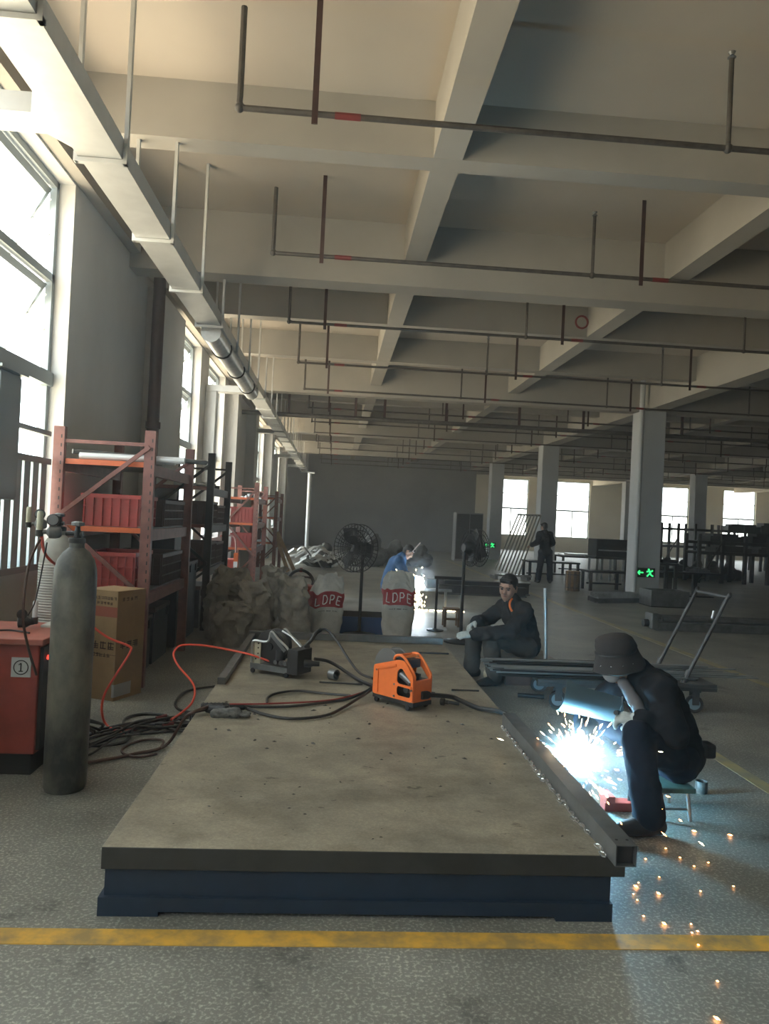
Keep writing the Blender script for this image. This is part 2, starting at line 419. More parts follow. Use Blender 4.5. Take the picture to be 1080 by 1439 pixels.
MB().tube([(-2.3, 18.0, 3.93), (33, 18.0, 3.93)], 0.055, 10).build('pipe_run', M_PIPE, fp, True)
for x in (-1.2, 0.4, 1.1, 2.6, 4.4, 6.0, 8.5, 11, 14): MB().box((x-0.03, 17.98, 3.9), (x+0.03, 18.02, 4.98)).build('hanger_strap', M_REDOX, fp)
# red wall pipe by the pier
rw = empty('standpipe', (-2.26, 9.3, 0), 'dark red vertical standpipe on the wall beside the broad pier', 'pipe')
MB().tube([(-2.26, 9.3, 0), (-2.26, 9.3, 4.4)], 0.075, 12).build('pipe_run', M_REDOX, rw, True)
for z in (1.2, 2.55): MB().tube([(-2.26, 9.3, z-0.04), (-2.26, 9.3, z+0.04)], 0.092, 12).build('coupling', M_REDOX, rw, True)
# grey electric box at the picture edge
eb = empty('electrical_box', (-2.3, 5.3, 1.5), 'grey steel electrical box fixed in front of the near window', 'electrical box')
MB().box((-2.385, 5.05, 1.55), (-2.24, 5.42, 2.42)).build('body', M_ALU, eb, bevel=0.008)
MB().box((-2.238, 5.07, 1.57), (-2.228, 5.40, 2.40)).build('door', M_ALU, eb)
MB().box((-2.385, 5.02, 2.42), (-2.20, 5.45, 2.44)).build('rain_lip', M_ALU, eb)
MB().tube([(-2.32, 5.23, 1.55), (-2.32, 5.23, 1.0)], 0.02, 8).build('conduit', M_ALU, eb, True)
# two lit ceiling lamps
M_LAMP = mat('lamp_glow', (1, 1, 1), 0.5, emit=(1, 0.97, 0.9), estr=4)
for (x, y, z) in ((-0.05, 9.95, 4.97), (6.0, 14.9, 4.97)):
    l = empty('ceiling_lamp', (x, y, z), 'small round lit lamp fixed on the slab', 'lamp', 'small round ceiling lamps')
    MB().lathe([(0.10, 0), (0.10, -0.03), (0.08, -0.05)], (x, y, z), n=16).build('housing', M_DARK, l)
    MB().lathe([(0.075, -0.045), (0.06, -0.075), (0.02, -0.09)], (x, y, z), n=16).build('diffuser', M_LAMP, l, True)
# red ring mark hung on a hanger
tag(MB().torus((3.32, 10.22, 4.42), 0.085, 0.014, (0, 1, 0)).build('hose_ring', M_REDTAPE, None, True), 'red hose ring hooked on a sprinkler hanger', 'hose')

# ------------------------------------------------------------------ welding platform
def plate_mat():
    m = bpy.data.materials.new('worn_plate_top'); m.use_nodes = True; t = m.node_tree; b = t.nodes['Principled BSDF']
    c = t.nodes.new('ShaderNodeTexCoord')
    def lay(scale, st, lo, hi, a, bb, det=8, rg=0.65):
        mp = t.nodes.new('ShaderNodeMapping'); mp.inputs['Scale'].default_value = st; t.links.new(c.outputs['Object'], mp.inputs[0])
        n = t.nodes.new('ShaderNodeTexNoise'); n.inputs['Scale'].default_value = scale; n.inputs['Detail'].default_value = det; n.inputs['Roughness'].default_value = rg; t.links.new(mp.outputs[0], n.inputs['Vector'])
        r = t.nodes.new('ShaderNodeValToRGB'); r.color_ramp.elements[0].position = lo; r.color_ramp.elements[0].color = (*a, 1); r.color_ramp.elements[1].position = hi; r.color_ramp.elements[1].color = (*bb, 1)
        t.links.new(n.outputs['Fac'], r.inputs[0]); return r.outputs[0]
    def mul(a, bb):
        x = t.nodes.new('ShaderNodeMix'); x.data_type = 'RGBA'; x.blend_type = 'MULTIPLY'; x.inputs['Factor'].default_value = 1; t.links.new(a, x.inputs['A']); t.links.new(bb, x.inputs['B']); return x.outputs['Result']
    o = mul(lay(2.2, (1, 1, 1), 0.36, 0.64, (0.22, 0.20, 0.16), (0.38, 0.34, 0.26)), lay(1.7, (1, 1.5, 1), 0.34, 0.50, (0.66, 0.65, 0.63), (1, 1, 1)))
    o = mul(o, lay(9, (1, 1.6, 1), 0.30, 0.37, (0.42, 0.41, 0.40), (1, 1, 1), 6)); o = mul(o, lay(90, (1, 1, 1), 0.4, 0.7, (0.85, 0.85, 0.85), (1.1, 1.1, 1.08), 2))
    t.links.new(o, b.inputs['Base Color']); b.inputs['Roughness'].default_value = 0.5; b.inputs['Metallic'].default_value = 0.2
    return m
M_PLATE = plate_mat()
M_PLATESIDE = mat('plate_edge', (0.052, 0.053, 0.048), 0.55, 0.3, var=0.3, vscale=4)
def platform(name, x0, x1, y0, y1, label):
    p = empty(name, ((x0+x1)/2, (y0+y1)/2, 0), label, 'welding platform')
    o = MB().box((x0, y0, 0.175), (x1, y1, 0.26)).build('top_plate', [M_PLATESIDE, M_PLATE], p, bevel=0.004)
    for q in o.data.polygons: q.material_index = 1 if q.normal.z > 0.5 else 0
    MB().box((x0+0.012, y0+0.02, 0.07), (x1-0.05, y1-0.02, 0.175)).build('base', M_BLUE, p)
    for a, b in ((x0-0.005, x0+0.22), (x1-0.27, x1-0.045)):
        MB().box((a, y0+0.0, 0.0), (b, y1, 0.07)).build('foot_rail', M_BLUE, p)
    MB().box((x0+0.22, y0+0.0, 0.018), (x1-0.27, y0+0.08, 0.0701)).build('foot_rail', M_BLUE, p)
    return p
platform('welding_platform', -0.81, 1.21, 2.88, 7.88, 'long steel welding platform with a worn top and blue base')
# small scraps of weld spatter on the top: dark pits and chips
M_CHIP = mat('weld_chip', (0.05, 0.045, 0.04), 0.6)
ch = MB()
for i in range(70):
    x = random.uniform(-0.7, 1.05); y = random.uniform(2.95, 5.2); s = random.uniform(0.002, 0.006)*(1+(y > 4))
    a = random.random()*pi; T = rotz(a, (x, y, 0.2601))
    ch.add([T @ Vector(q) for q in ((-s*2, 0, 0), (0, -s, 0), (s*2, 0, 0), (0, s, 0), (0, 0, s*0.8))], [(0, 1, 4), (1, 2, 4), (2, 3, 4), (3, 0, 4)])
tag(ch.build('weld_spatter', M_CHIP), 'scattered dark weld spatter on the platform top', 'spatter', kind='stuff')
# square tube on the right edge and the wire chain along it
tb = empty('square_steel_tube', (1.17, 3.74, 0.26), 'dark square steel tube lying along the platform edge', 'steel tube')
to = MB()
w_, t_ = 0.082, 0.004
for a, b in (((1.128, 2.78, 0.262), (1.128+w_, 4.70, 0.262+t_)), ((1.128, 2.78, 0.344-t_), (1.128+w_, 4.70, 0.344)), ((1.128, 2.78, 0.262+t_), (1.128+t_, 4.70, 0.344-t_)), ((1.128+w_-t_, 2.78, 0.262+t_), (1.128+w_, 4.70, 0.344-t_))): to.box(a, b)
M_TUBE = mat('tube_grey', (0.17, 0.175, 0.175), 0.4, 0.5, var=0.25, vscale=6)
to.build('tube_wall', M_TUBE, tb)
MB().box((1.136, 2.80, 0.27), (1.202, 2.803, 0.336)).build('end_cap', M_BLACK, tb)
for dx in (0.02, 0.062): MB().lathe([(0.006, 0), (0.006, 0.0015)], (1.128+dx, 2.83, 0.3435), n=8).build('drilled_hole', M_BLACK, tb)
cn = MB(); y = 2.86; k = 0
M_CHAIN = mat('bright_chain', (0.75, 0.76, 0.75), 0.25, 0.9)
while y < 4.66:
    if not (2.93 < y < 3.03):
        jx = random.uniform(-0.012, 0.006); tilt = random.uniform(0.5, 1.2) if k % 2 else random.uniform(-0.5, 0.3)
        pts = []
        for j in range(10):
            a = 2*pi*j/10; u, v = cos(a)*0.023, sin(a)*0.012
            pts.append((1.112+jx+v*cos(tilt), y+u, 0.266+0.008+abs(v)*abs(sin(tilt))+(0.006 if k % 2 else 0)))
        cn.tube(pts, 0.0036, 5, closed=True)
    y += 0.034; k += 1
tag(cn.build('chain', M_CHAIN, None, True), 'thin bright steel chain lying along the square tube', 'chain', kind='stuff')
tag(MB().box((-0.81, 7.72, 0.262), (1.19, 7.80, 0.33)).build('square_steel_tube', M_TUBE, None, bevel=0.003), 'grey steel tube laid across the far end of the platform', 'steel tube')
tag(MB().box((-0.80, 5.6, 0.262), (-0.74, 7.70, 0.312)).build('angle_bar', M_TUBE, None, bevel=0.003), 'dark steel bar along the rack side of the platform', 'steel bar')
tag(MB().box((0.86, 7.17, 0.262), (1.17, 7.19, 0.275)).build('flat_bar', M_DARK), 'short dark flat bar on the platform by the sitting man', 'steel bar')
tag(MB().tube([(0.95, 5.62, 0.272), (1.16, 5.62, 0.272)], 0.007, 6).build('steel_rod', M_DARK, None, True), 'thin dark rod on the platform behind the orange feeder', 'steel rod')
tag(MB().tube([(-0.05, 7.95-2.2, 0.27), (0.28, 5.72, 0.27)], 0.006, 6).build('steel_rod', M_DARK, None, True), 'thin dark rod lying between the two wire feeders', 'steel rod')

# second platform behind
p2 = empty('welding_platform', (0.3, 11, 0), 'second blue-sided welding platform beyond the sacks', 'welding platform')
o = MB().box((-1.3, 9.95, 0.22), (1.0, 11.6, 0.30)).build('top_plate', [M_PLATESIDE, mat('grey_plate_top', (0.33, 0.34, 0.33), 0.5, 0.2, var=0.3, vscale=2)], p2)
for q in o.data.polygons: q.material_index = 1 if q.normal.z > 0.5 else 0
M_BLUE2 = mat('bright_blue_paint', (0.025, 0.07, 0.20), 0.5)
MB().box((-1.28, 9.93, 0.0), (0.98, 11.58, 0.225)).build('base', M_BLUE2, p2)

# ------------------------------------------------------------------ gas cylinders
M_CYL = mat('dirty_cylinder_paint', (0.21, 0.20, 0.16), 0.45, 0.1, var=0.75, vscale=3.5, col2=(0.045, 0.05, 0.047), detail=9, stretch=(1, 1, 0.6))
M_CYL2 = mat('pale_cylinder_paint', (0.42, 0.42, 0.38), 0.5, var=0.3, vscale=4)
M_BRASS = mat('worn_brass', (0.32, 0.27, 0.17), 0.35, 0.8)
M_CHROME = mat('chrome', (0.75, 0.76, 0.76), 0.2, 0.95)
def cylinder(x, y, h, r, m, label, lean=0.0):
    t = empty('gas_cylinder', (x, y, 0), label, 'gas cylinder')
    prof = [(r*0.92, 0), (r, 0.025), (r, h-0.16), (r*0.97, h-0.11), (r*0.85, h-0.06), (r*0.62, h-0.02), (r*0.36, h+0.005), (r*0.33, h+0.05)]
    MB().lathe(prof, (x, y, 0), n=36).build('body', m, t, True)
    MB().lathe([(0.042, h+0.03), (0.045, h+0.035), (0.045, h+0.055), (0.03, h+0.06)], (x, y, 0), n=18).build('neck_ring', M_DARK, t, True)
    v = MB(); v.lathe([(0.018, h+0.05), (0.02, h+0.09), (0.014, h+0.1), (0.012, h+0.125)], (x, y, 0), n=12)
    v.tube([(x-0.06, y, h+0.08), (x+0.03, y, h+0.08)], 0.014, 8); v.build('valve', M_DARK, t, True)
    hw = MB(); hw.lathe([(0.02, h+0.122), (0.034, h+0.126), (0.034, h+0.142), (0.018, h+0.148)], (x, y, 0), n=10); hw.build('handwheel', M_STEEL, t)
    return t
c1 = cylinder(-1.385, 4.17, 1.30, 0.112, M_CYL, 'tall grimy dark gas cylinder standing by the red welder')
c2 = cylinder(-1.80, 5.06, 1.33, 0.112, M_CYL2, 'pale gas cylinder standing behind the dark one')
M_MESHSL = mat('white_net_sleeve', (0.6, 0.6, 0.56), 0.6)
ns = MB()
for k in range(42): ns.torus((-1.80, 5.06, 0.45+k*0.017), 0.1135, 0.004, (0, 0, 1), 20, 4)
ns.build('ribbed_sleeve', M_MESHSL, c2)
# regulators on the pale cylinder and the dark one
def regulator(o, d, label):
    o = Vector(o); d = Vector(d).normalized(); t = empty('gas_regulator', o, label, 'regulator')
    u = Vector((0, 0, 1)); s = d.cross(u)
    MB().lathe([(0.02, 0), (0.03, 0.01), (0.034, 0.03), (0.034, 0.06), (0.02, 0.07), (0.012, 0.075), (0.012, 0.10)], o, d, 14).build('body', M_STEEL, t, True)
    g = MB().lathe([(0.03, -0.012), (0.033, -0.008), (0.033, 0.008), (0.03, 0.012)], o+d*0.045+u*0.065, (0.2, -1, 0.1), 18).build('gauge', M_DARK, t, True)
    MB().lathe([(0.027, 0.0125), (0.027, 0.014)], o+d*0.045+u*0.065, (0.2, -1, 0.1), 18).build('dial', M_STEEL, g)
    MB().tube([o+d*0.045+u*0.03, o+d*0.045+u*0.05], 0.008, 8).build('gauge_stem', M_BRASS, t)
    f = MB().lathe([(0.013, -0.02), (0.016, 0), (0.016, 0.09), (0.012, 0.1)], o+d*0.11+u*0.01, u, 12).build('flow_tube', mat('flow_tube_clear', (0.55, 0.55, 0.42), 0.15), t, True)
    MB().lathe([(0.018, 0.0), (0.02, 0.015), (0.02, 0.035)], o+d*0.11-u*0.025, u, 12).build('flow_base', M_BLACK, t, True)
    return t
regulator((-1.455, 4.13, 1.385), (-1, -0.25, 0), 'chrome regulator with gauge and flow tube on the dark cylinder')
regulator((-1.865, 5.02, 1.40), (-1, -0.3, 0), 'small regulator with flow tube on the pale cylinder')

# ------------------------------------------------------------------ red welding machine
M_REDM = mat('machine_red', (0.36, 0.06, 0.042), 0.5, var=0.25, vscale=5)
M_REDTOP = mat('machine_red_top', (0.46, 0.13, 0.09), 0.5, var=0.2, vscale=5)
M_PANEL = mat('panel_black', (0.025, 0.025, 0.027), 0.45)
wm = empty('welding_machine', (-1.80, 4.6, 0), 'red cabinet welding power source marked with a circled one', 'welding machine')
MB().box((-2.10, 4.34, 0.12), (-1.62, 4.90, 0.74)).build('cabinet', M_REDM, wm, bevel=0.006)
MB().box((-2.13, 4.30, 0.74), (-1.585, 4.93, 0.775)).build('lid', M_REDTOP, wm, bevel=0.006)
fp_ = MB().box((-1.62, 4.36, 0.14), (-1.60, 4.88, 0.72)).build('control_panel', M_PANEL, wm)
M_LED = mat('red_led', (0.8, 0.05, 0.04), 0.4, emit=(1, 0.08, 0.05), estr=2.0)
for yy in (4.42, 4.50): MB().lathe([(0.014, 0), (0.014, 0.008), (0.010, 0.012)], (-1.60, yy, 0.655), (1, 0, 0), 10).build('indicator', M_LED, fp_)
for yy, zz in ((4.45, 0.56), (4.6, 0.56), (4.75, 0.56)): MB().lathe([(0.022, 0), (0.022, 0.02), (0.016, 0.025)], (-1.60, yy, zz), (1, 0, 0), 12).build('knob', M_BLACK, fp_)
for yy in (4.46, 4.66): MB().lathe([(0.03, 0), (0.03, 0.04), (0.02, 0.05)], (-1.60, yy, 0.30), (1, 0, 0), 12).build('socket', M_BLACK, fp_)
MB().box((-2.08, 4.36, 0.0), (-1.64, 4.88, 0.12)).build('plinth', M_BLACK, wm)
lb = MB().box((-1.765, 4.333, 0.555), (-1.658, 4.3395, 0.665)).build('number_label', mat('label_white', (0.62, 0.63, 0.62), 0.5), wm)
MB().torus((-1.711, 4.332, 0.61), 0.039, 0.0028, (0, 1, 0), 32, 5).build('printed_ring', M_BLACK, lb)
on = MB(); on.box((-1.7145, 4.331, 0.588), (-1.7085, 4.3332, 0.634)); on.bar((-1.712, 4.332, 0.633), (-1.724, 4.332, 0.624), 0.002, 0.005, (0, 0, 1)); on.box((-1.723, 4.331, 0.586), (-1.700, 4.3332, 0.591))
on.build('printed_digit', M_BLACK, lb)
# things on its lid
gg = empty('gas_regulator', (-1.85, 4.7, 0.78), 'spare regulator with clear flow tube lying on the red machine', 'regulator')
MB().lathe([(0.022, -0.05), (0.034, -0.045), (0.034, 0.0), (0.022, 0.02), (0.012, 0.06)], (-1.83, 4.68, 0.812), (0.9, 0.4, 0), 14).build('body', M_DARK, gg, True)
MB().lathe([(0.015, 0), (0.015, 0.10), (0.010, 0.11)], (-1.79, 4.70, 0.83), (0, 0, 1), 12).build('flow_tube', M_WHITEM, gg, True)
MB().lathe([(0.03, -0.01), (0.03, 0.01)], (-1.85, 4.66, 0.86), (0.3, -1, 0), 16).build('gauge', M_BLACK, gg, True)
MB().tube([(-1.79, 4.7, 0.80), (-1.79, 4.7, 0.84)], 0.02, 10).build('flow_base', M_DARK, gg, True)
tag(MB().tube(spline([(-2.05, 4.5, 0.785), (-1.95, 4.45, 0.79), (-1.85, 4.52, 0.785), (-1.72, 4.45, 0.785)], 6), 0.006, 6).build('cable', M_BLACK, None, True), 'loose thin black cable lying on the red machine', 'cable')
tag(MB().box((-1.76, 4.72, 0.776), (-1.60, 4.88, 0.79)).build('paper_pad', mat('paper', (0.7, 0.7, 0.66), 0.7)), 'white paper pad on the red machine lid', 'paper')

# ------------------------------------------------------------------ racks, crates, cardboard box
def crate(name, x0, x1, y0, y1, z0, h, m, label, group):
    t = empty(name, ((x0+x1)/2, (y0+y1)/2, z0), label, 'crate', group)
    b = MB(); th = 0.012
    b.box((x0+0.01, y0+0.01, z0), (x1-0.01, y1-0.01, z0+0.012))
    b.box((x0+0.01, y0+0.01, z0+0.012), (x1-0.01, y0+0.01+th, z0+h)); b.box((x0+0.01, y1-0.01-th, z0+0.012), (x1-0.01, y1-0.01, z0+h))
    b.box((x0+0.01, y0+0.01+th, z0+0.012), (x0+0.01+th, y1-0.01-th, z0+h)); b.box((x1-0.01-th, y0+0.01+th, z0+0.012), (x1-0.01, y1-0.01-th, z0+h))
    b.build('shell', m, t)
    r = MB(); r.box((x0-0.01, y0-0.01, z0+h-0.035), (x1+0.01, y0+0.012, z0+h)); r.box((x0-0.01, y1-0.012, z0+h-0.035), (x1+0.01, y1+0.01, z0+h)); r.box((x0-0.01, y0+0.012, z0+h-0.035), (x0+0.012, y1-0.012, z0+h)); r.box((x1-0.012, y0+0.012, z0+h-0.035), (x1+0.01, y1-0.012, z0+h))
    r.build('rim', m, t)
    q = MB(); n = max(4, int((x1-x0)/0.07))
    for k in range(n+1):
        x = x0+0.02+(x1-x0-0.04)*k/n; q.box((x-0.006, y0-0.004, z0+0.01), (x+0.006, y0+0.011, z0+h-0.03))
    n2 = max(4, int((y1-y0)/0.07))
    for k in range(n2+1):
        y = y0+0.02+(y1-y0-0.04)*k/n2; q.box((x1-0.011, y-0.006, z0+0.01), (x1+0.004, y+0.006, z0+h-0.03))
    for zz in (0.3, 0.62): q.box((x0+0.01, y0-0.002, z0+h*zz-0.006), (x1-0.01, y0+0.011, z0+h*zz+0.006)); q.box((x1-0.011, y0+0.01, z0+h*zz-0.006), (x1+0.002, y1-0.01, z0+h*zz+0.006))
    q.build('ribs', m, t)
    return t
def rack(x0, x1, y0, y1, top, levels, label, mp=M_RUST, mb=M_ORANGE, ends=(True, True), mside=None):
    t = empty('storage_rack', ((x0+x1)/2, (y0+y1)/2, 0), label, 'rack')
    mside = mside or mp
    for y in (y0, y1):
        for x in (x0, x1):
            p = MB(); s = 0.045
            p.box((x-s, y-0.03, 0), (x+s, y-0.026, top)); p.box((x-s, y-0.026, 0), (x-s+0.004, y+0.03, top)); p.box((x+s-0.004, y-0.026, 0), (x+s, y+0.03, top))
            po = p.build('upright', mp if y == y0 else mside, t)
            if y == y0:
                hl = MB(); z = 0.3
                while z < top-0.05: hl.box((x+0.017, y-0.0305, z), (x+0.027, y-0.0295, z+0.03)); z += 0.075
                hl.build('slot_holes', M_BLACK, po)['kind'] = 'stuff'
        # end bracing
        zz = [top-0.12, top-0.78, top-1.42]
        b = MB(); b.bar((x0, y, zz[0]), (x1, y, zz[0]), 0.025, 0.03); b.build('brace', mp if y == y0 else mside, t)
        b = MB(); b.bar((x1, y-0.034, zz[0]-0.02), (x0, y-0.034, zz[1]), 0.02, 0.035); b.build('brace', mp if y == y0 else mside, t)
        b = MB(); b.bar((x0, y-0.034, zz[1]), (x1, y-0.034, zz[2]), 0.02, 0.035); b.build('brace', mp if y == y0 else mside, t)
        if zz[2] > 0.5: b = MB(); b.bar((x1, y-0.034, zz[2]), (x0, y-0.034, zz[2]-0.62), 0.02, 0.035); b.build('brace', mp if y == y0 else mside, t)
    for z in levels:
        for x in (x0+0.012, x1-0.012): MB().box((x-0.022, y0+0.03, z-0.11), (x+0.022, y1-0.03, z-0.01)).build('shelf_beam', mside, t)
        MB().box((x0+0.05, y0+0.0, z-0.045), (x1-0.05, y0+0.025, z)).build('front_edge', mb, t)
        MB().box((x0+0.036, y0+0.025, z-0.012), (x1-0.036, y1-0.025, z)).build('shelf_board', M_STEEL, t)
    return t
RX0, RX1 = -2.36, -1.60
rack(RX0, RX1, 6.55, 8.30, 2.20, (1.93, 1.36, 0.80), 'tall red pallet rack with two red crates beside the window')
rack(RX0, RX1, 9.75, 11.30, 2.28, (1.85, 1.36, 0.80), 'tall rack with dark uprights beyond the red rack', mp=M_DARK, mb=M_RUST)
rack(-2.06, -1.50, 14.5, 16.4, 2.12, (1.83, 1.34, 0.86), 'orange rack with a red crate near the slim windows', mp=M_RUST)
rack(-2.10, -1.50, 19.5, 21.5, 2.12, (1.95, 1.45, 0.80), 'small orange rack in the corner by the brown planks', mp=M_RUST)
crate('plastic_crate', -2.17, -1.68, 6.60, 7.20, 1.362, 0.28, M_CRATE, 'red ribbed plastic crate on the upper shelf of the red rack', None)
crate('plastic_crate', -2.13, -1.70, 6.60, 7.20, 0.802, 0.34, M_CRATE, 'red ribbed plastic crate on the lower shelf of the red rack', None)
for (x0, x1, y0, y1, z0, h, lv) in ((-2.2, -1.62, 7.28, 8.2, 1.362, 0.26, 'upper'), (-2.2, -1.62, 7.28, 8.2, 0.802, 0.30, 'lower')):
    crate('plastic_crate', x0, x1, y0, y1, z0, h, M_CRATED, 'dark crate behind the red one on the %s shelf of the red rack' % lv, None)
for (y0, y1, z0, h, lv) in ((9.85, 10.5, 1.362, 0.30, 'upper shelf of the dark rack, nearer the red rack'), (10.55, 11.2, 1.362, 0.26, 'upper shelf of the dark rack, farther from the red rack'), (9.85, 10.5, 0.802, 0.32, 'lower shelf of the dark rack, nearer the red rack'), (10.55, 11.2, 0.802, 0.30, 'lower shelf of the dark rack, farther from the red rack')):
    crate('plastic_crate', -2.2, -1.62, y0, y1, z0, h, M_CRATED, 'dark crate on the '+lv, None)
M_BIND = mat('navy_bin', (0.018, 0.026, 0.04), 0.5, var=0.3, vscale=6)
def storage_bin(x0, x1, y0, y1, z0, h, label):
    t = empty('storage_bin', ((x0+x1)/2, (y0+y1)/2, z0), label, 'bin')
    MB().box((x0, y0, z0), (x1, y1, z0+h-0.05)).build('body', M_BIND, t, bevel=0.01)
    MB().box((x0-0.012, y0-0.012, z0+h-0.05), (x1+0.012, y1+0.012, z0+h)).build('lid', M_CRATED, t, bevel=0.006)
    for y in (y0+0.1, y1-0.1): MB().box((x1+0.0, y-0.03, z0+h-0.13), (x1+0.018, y+0.03, z0+h-0.03)).build('clip', M_DARK, t)
storage_bin(-2.24, -1.72, 6.75, 7.40, 0.0, 0.52, 'navy lidded bin on the floor under the red rack, nearer the box')
storage_bin(-2.24, -1.72, 7.50, 8.15, 0.0, 0.56, 'navy lidded bin on the floor under the red rack, farther from the box')
storage_bin(-2.24, -1.70, 8.45, 9.00, 0.0, 0.78, 'tall navy bin between the red rack and the dark rack')
storage_bin(-2.24, -1.76, 8.50, 8.98, 0.781, 0.62, 'navy bin stacked on the tall bin between the racks')
storage_bin(-2.24, -1.70, 9.90, 10.55, 0.0, 0.55, 'navy bin on the floor under the dark rack')
storage_bin(-2.26, -1.70, 9.06, 9.60, 0.0, 0.92, 'second tall navy bin against the dark rack')
crate('plastic_crate', -1.99, -1.56, 14.53, 15.3, 1.342, 0.30, M_CRATE, 'red crate on the upper shelf of the orange rack', None)
crate('plastic_crate', -1.96, -1.57, 14.53, 15.3, 0.862, 0.27, M_CRATE, 'red crate on the lower shelf of the orange rack', None)
def junk(x0, x1, y0, y1, z, n, ms, name, label, cat, group, rmax=0.05):
    for i in range(n):
        x, y = random.uniform(x0, x1), random.uniform(y0, y1); r = random.uniform(0.4, 1)*rmax; a = random.random()*pi
        b = MB(); T = rotz(a, (x, y, z))
        k = i % 3
        if k == 0: b.lathe([(r*0.7, 0), (r, 0.01), (r, r*1.2), (r*0.5, r*1.4)], (x, y, z), n=10)
        elif k == 1:
            b.box((-r*1.4, -r*0.7, 0), (r*1.4, r*0.7, r*0.7), T); b.box((-r*0.5, -r*0.4, r*0.7), (r*0.9, r*0.4, r*1.1), T)
        else:
            b.tube([T @ Vector((-r*2, 0, r*0.35)), T @ Vector((r*2, 0, r*0.35))], r*0.34, 8); b.tube([T @ Vector((r*1.7, 0, r*0.4)), T @ Vector((r*2.1, 0, r*0.4))], r*0.5, 8)
        tag(b.build(name, random.choice(ms), None, True), label, cat, group)
M_MIX = [M_DARK, M_STEEL, M_GALV, M_BLACK]
junk(-2.05, -1.75, 7.5, 8.1, 1.376, 8, M_MIX, 'hardware_part', 'small metal part heaped in the dark crate', 'hardware', 'metal parts in the crate', 0.10)
junk(-2.2, -1.7, 9.9, 11.1, 1.852, 8, M_MIX, 'hardware_part', 'metal part lying on top of the dark rack', 'hardware', 'metal parts on the dark rack', 0.09)
junk(-2.0, -1.56, 14.6, 16.2, 1.832, 8, [M_GALV, M_STEEL, M_WHITEM], 'hardware_part', 'bright metal part on top of the orange rack', 'hardware', 'metal parts on the orange rack', 0.08)
junk(-2.1, -1.82, 6.9, 8.0, 0.562, 5, [M_DARK, M_BLACK, M_STEEL], 'hardware_part', 'dark part lying on a bin under the red rack', 'hardware', 'parts under the red rack', 0.06)
# white tubes lying across the top shelf
M_WTUBE = mat('white_tube', (0.75, 0.76, 0.76), 0.3, 0.2)
for i, (xa, ya, xb, yb, r, m) in enumerate(((-2.28, 6.63, -1.25, 7.3, 0.022, M_STEEL), (-2.2, 6.58, -1.32, 6.62, 0.03, M_WTUBE), (-2.15, 6.75, -1.5, 6.73, 0.03, M_WTUBE), (-2.2, 6.90, -1.45, 6.86, 0.025, M_WTUBE), (-2.25, 7.1, -1.6, 7.0, 0.02, M_STEEL))):
    t = MB(); p, q = Vector((xa, ya, 1.932+r)), Vector((xb, yb, 1.932+r))
    if i == 0: p.z += 0.045; q.z += 0.045; 
    tag(t.tube([p, q], r, 12).build('metal_tube', m, None, True), 'white tube on the top shelf of the red rack' if m is M_WTUBE else 'thin grey steel tube among the white ones on the red rack', 'tube', 'tubes across the red rack')
# cardboard box
M_CARD = mat('cardboard', (0.36, 0.235, 0.115), 0.8, var=0.15, vscale=5)
def cardboard_box():
    t = empty('cardboard_box', (-1.75, 6.3, 0), 'tall printed cardboard box standing in front of the red rack', 'box')
    T = rotz(radians(-24), (-1.665, 6.03, 0))
    # local: front face along -x..0 at y=0, right face along y
    W, Dp, Hh = 0.33, 0.34, 0.87
    MB().box((-W, 0, 0), (0, Dp, Hh), T).build('carton', M_CARD, t, bevel=0.004)
    MB().box((-W, -0.0015, Hh-0.21), (0.0, 0, Hh-0.13), T).build('red_stripe', mat('faded_red_print', (0.33, 0.10, 0.06), 0.8), t)
    ink = mat('brown_ink', (0.07, 0.04, 0.022), 0.8)
    random.seed(3)
    def glyph(o, u, v, s, th, face):
        b = MB()
        def q(a, c):
            if face == 'f': b.box((u+min(a[0], c[0])*s, -0.0018, v+min(a[1], c[1])*s), (u+max(a[0], c[0])*s+th, 0.0, v+max(a[1], c[1])*s+th), T)
            else: b.box((0, u+min(a[0], c[0])*s, v+min(a[1], c[1])*s), (0.0018, u+max(a[0], c[0])*s+th, v+max(a[1], c[1])*s+th), T)
        for _ in range(3):
            yy = random.choice((0.05, 0.3, 0.55, 0.8)); q((0.05, yy), (0.85, yy))
        for _ in range(2):
            xx = random.choice((0.1, 0.45, 0.8)); q((xx, 0.05), (xx, 0.9))
        return b
    for k in range(7): glyph(t, -W+0.10+k*0.032, Hh-0.075, 0.025, 0.003, 'f').build('printed_character', ink, t)
    for k in range(5): glyph(t, -W+0.13+k*0.032, Hh-0.115, 0.022, 0.003, 'f').build('printed_character', ink, t)
    for k in range(3): glyph(t, -W+0.10+k*0.075, Hh-0.47, 0.06, 0.008, 'f').build('printed_character', ink, t)
    for k in range(5): glyph(t, -W+0.10+k*0.036, Hh-0.53, 0.03, 0.004, 'f').build('printed_character', ink, t)
    for k in range(3): glyph(t, 0.05+k*0.075, Hh-0.47, 0.06, 0.008, 's').build('printed_character', ink, t)
    for k in range(4): glyph(t, 0.05+k*0.05, Hh-0.085, 0.03, 0.004, 's').build('printed_character', ink, t)
    lbm = MB().box((-0.02, -0.002, 0.03), (0.0, 0, 0.13), T); lbm.box((0, 0, 0.03), (0.002, 0.2, 0.13), T)
    lb = lbm.build('shipping_label', mat('grey_label', (0.45, 0.46, 0.46), 0.6), t)
    MB().box((-W+0.02, -0.0015, 0.36), (0, 0, 0.363), T).build('crease', ink, t)
    random.seed(11)
cardboard_box()

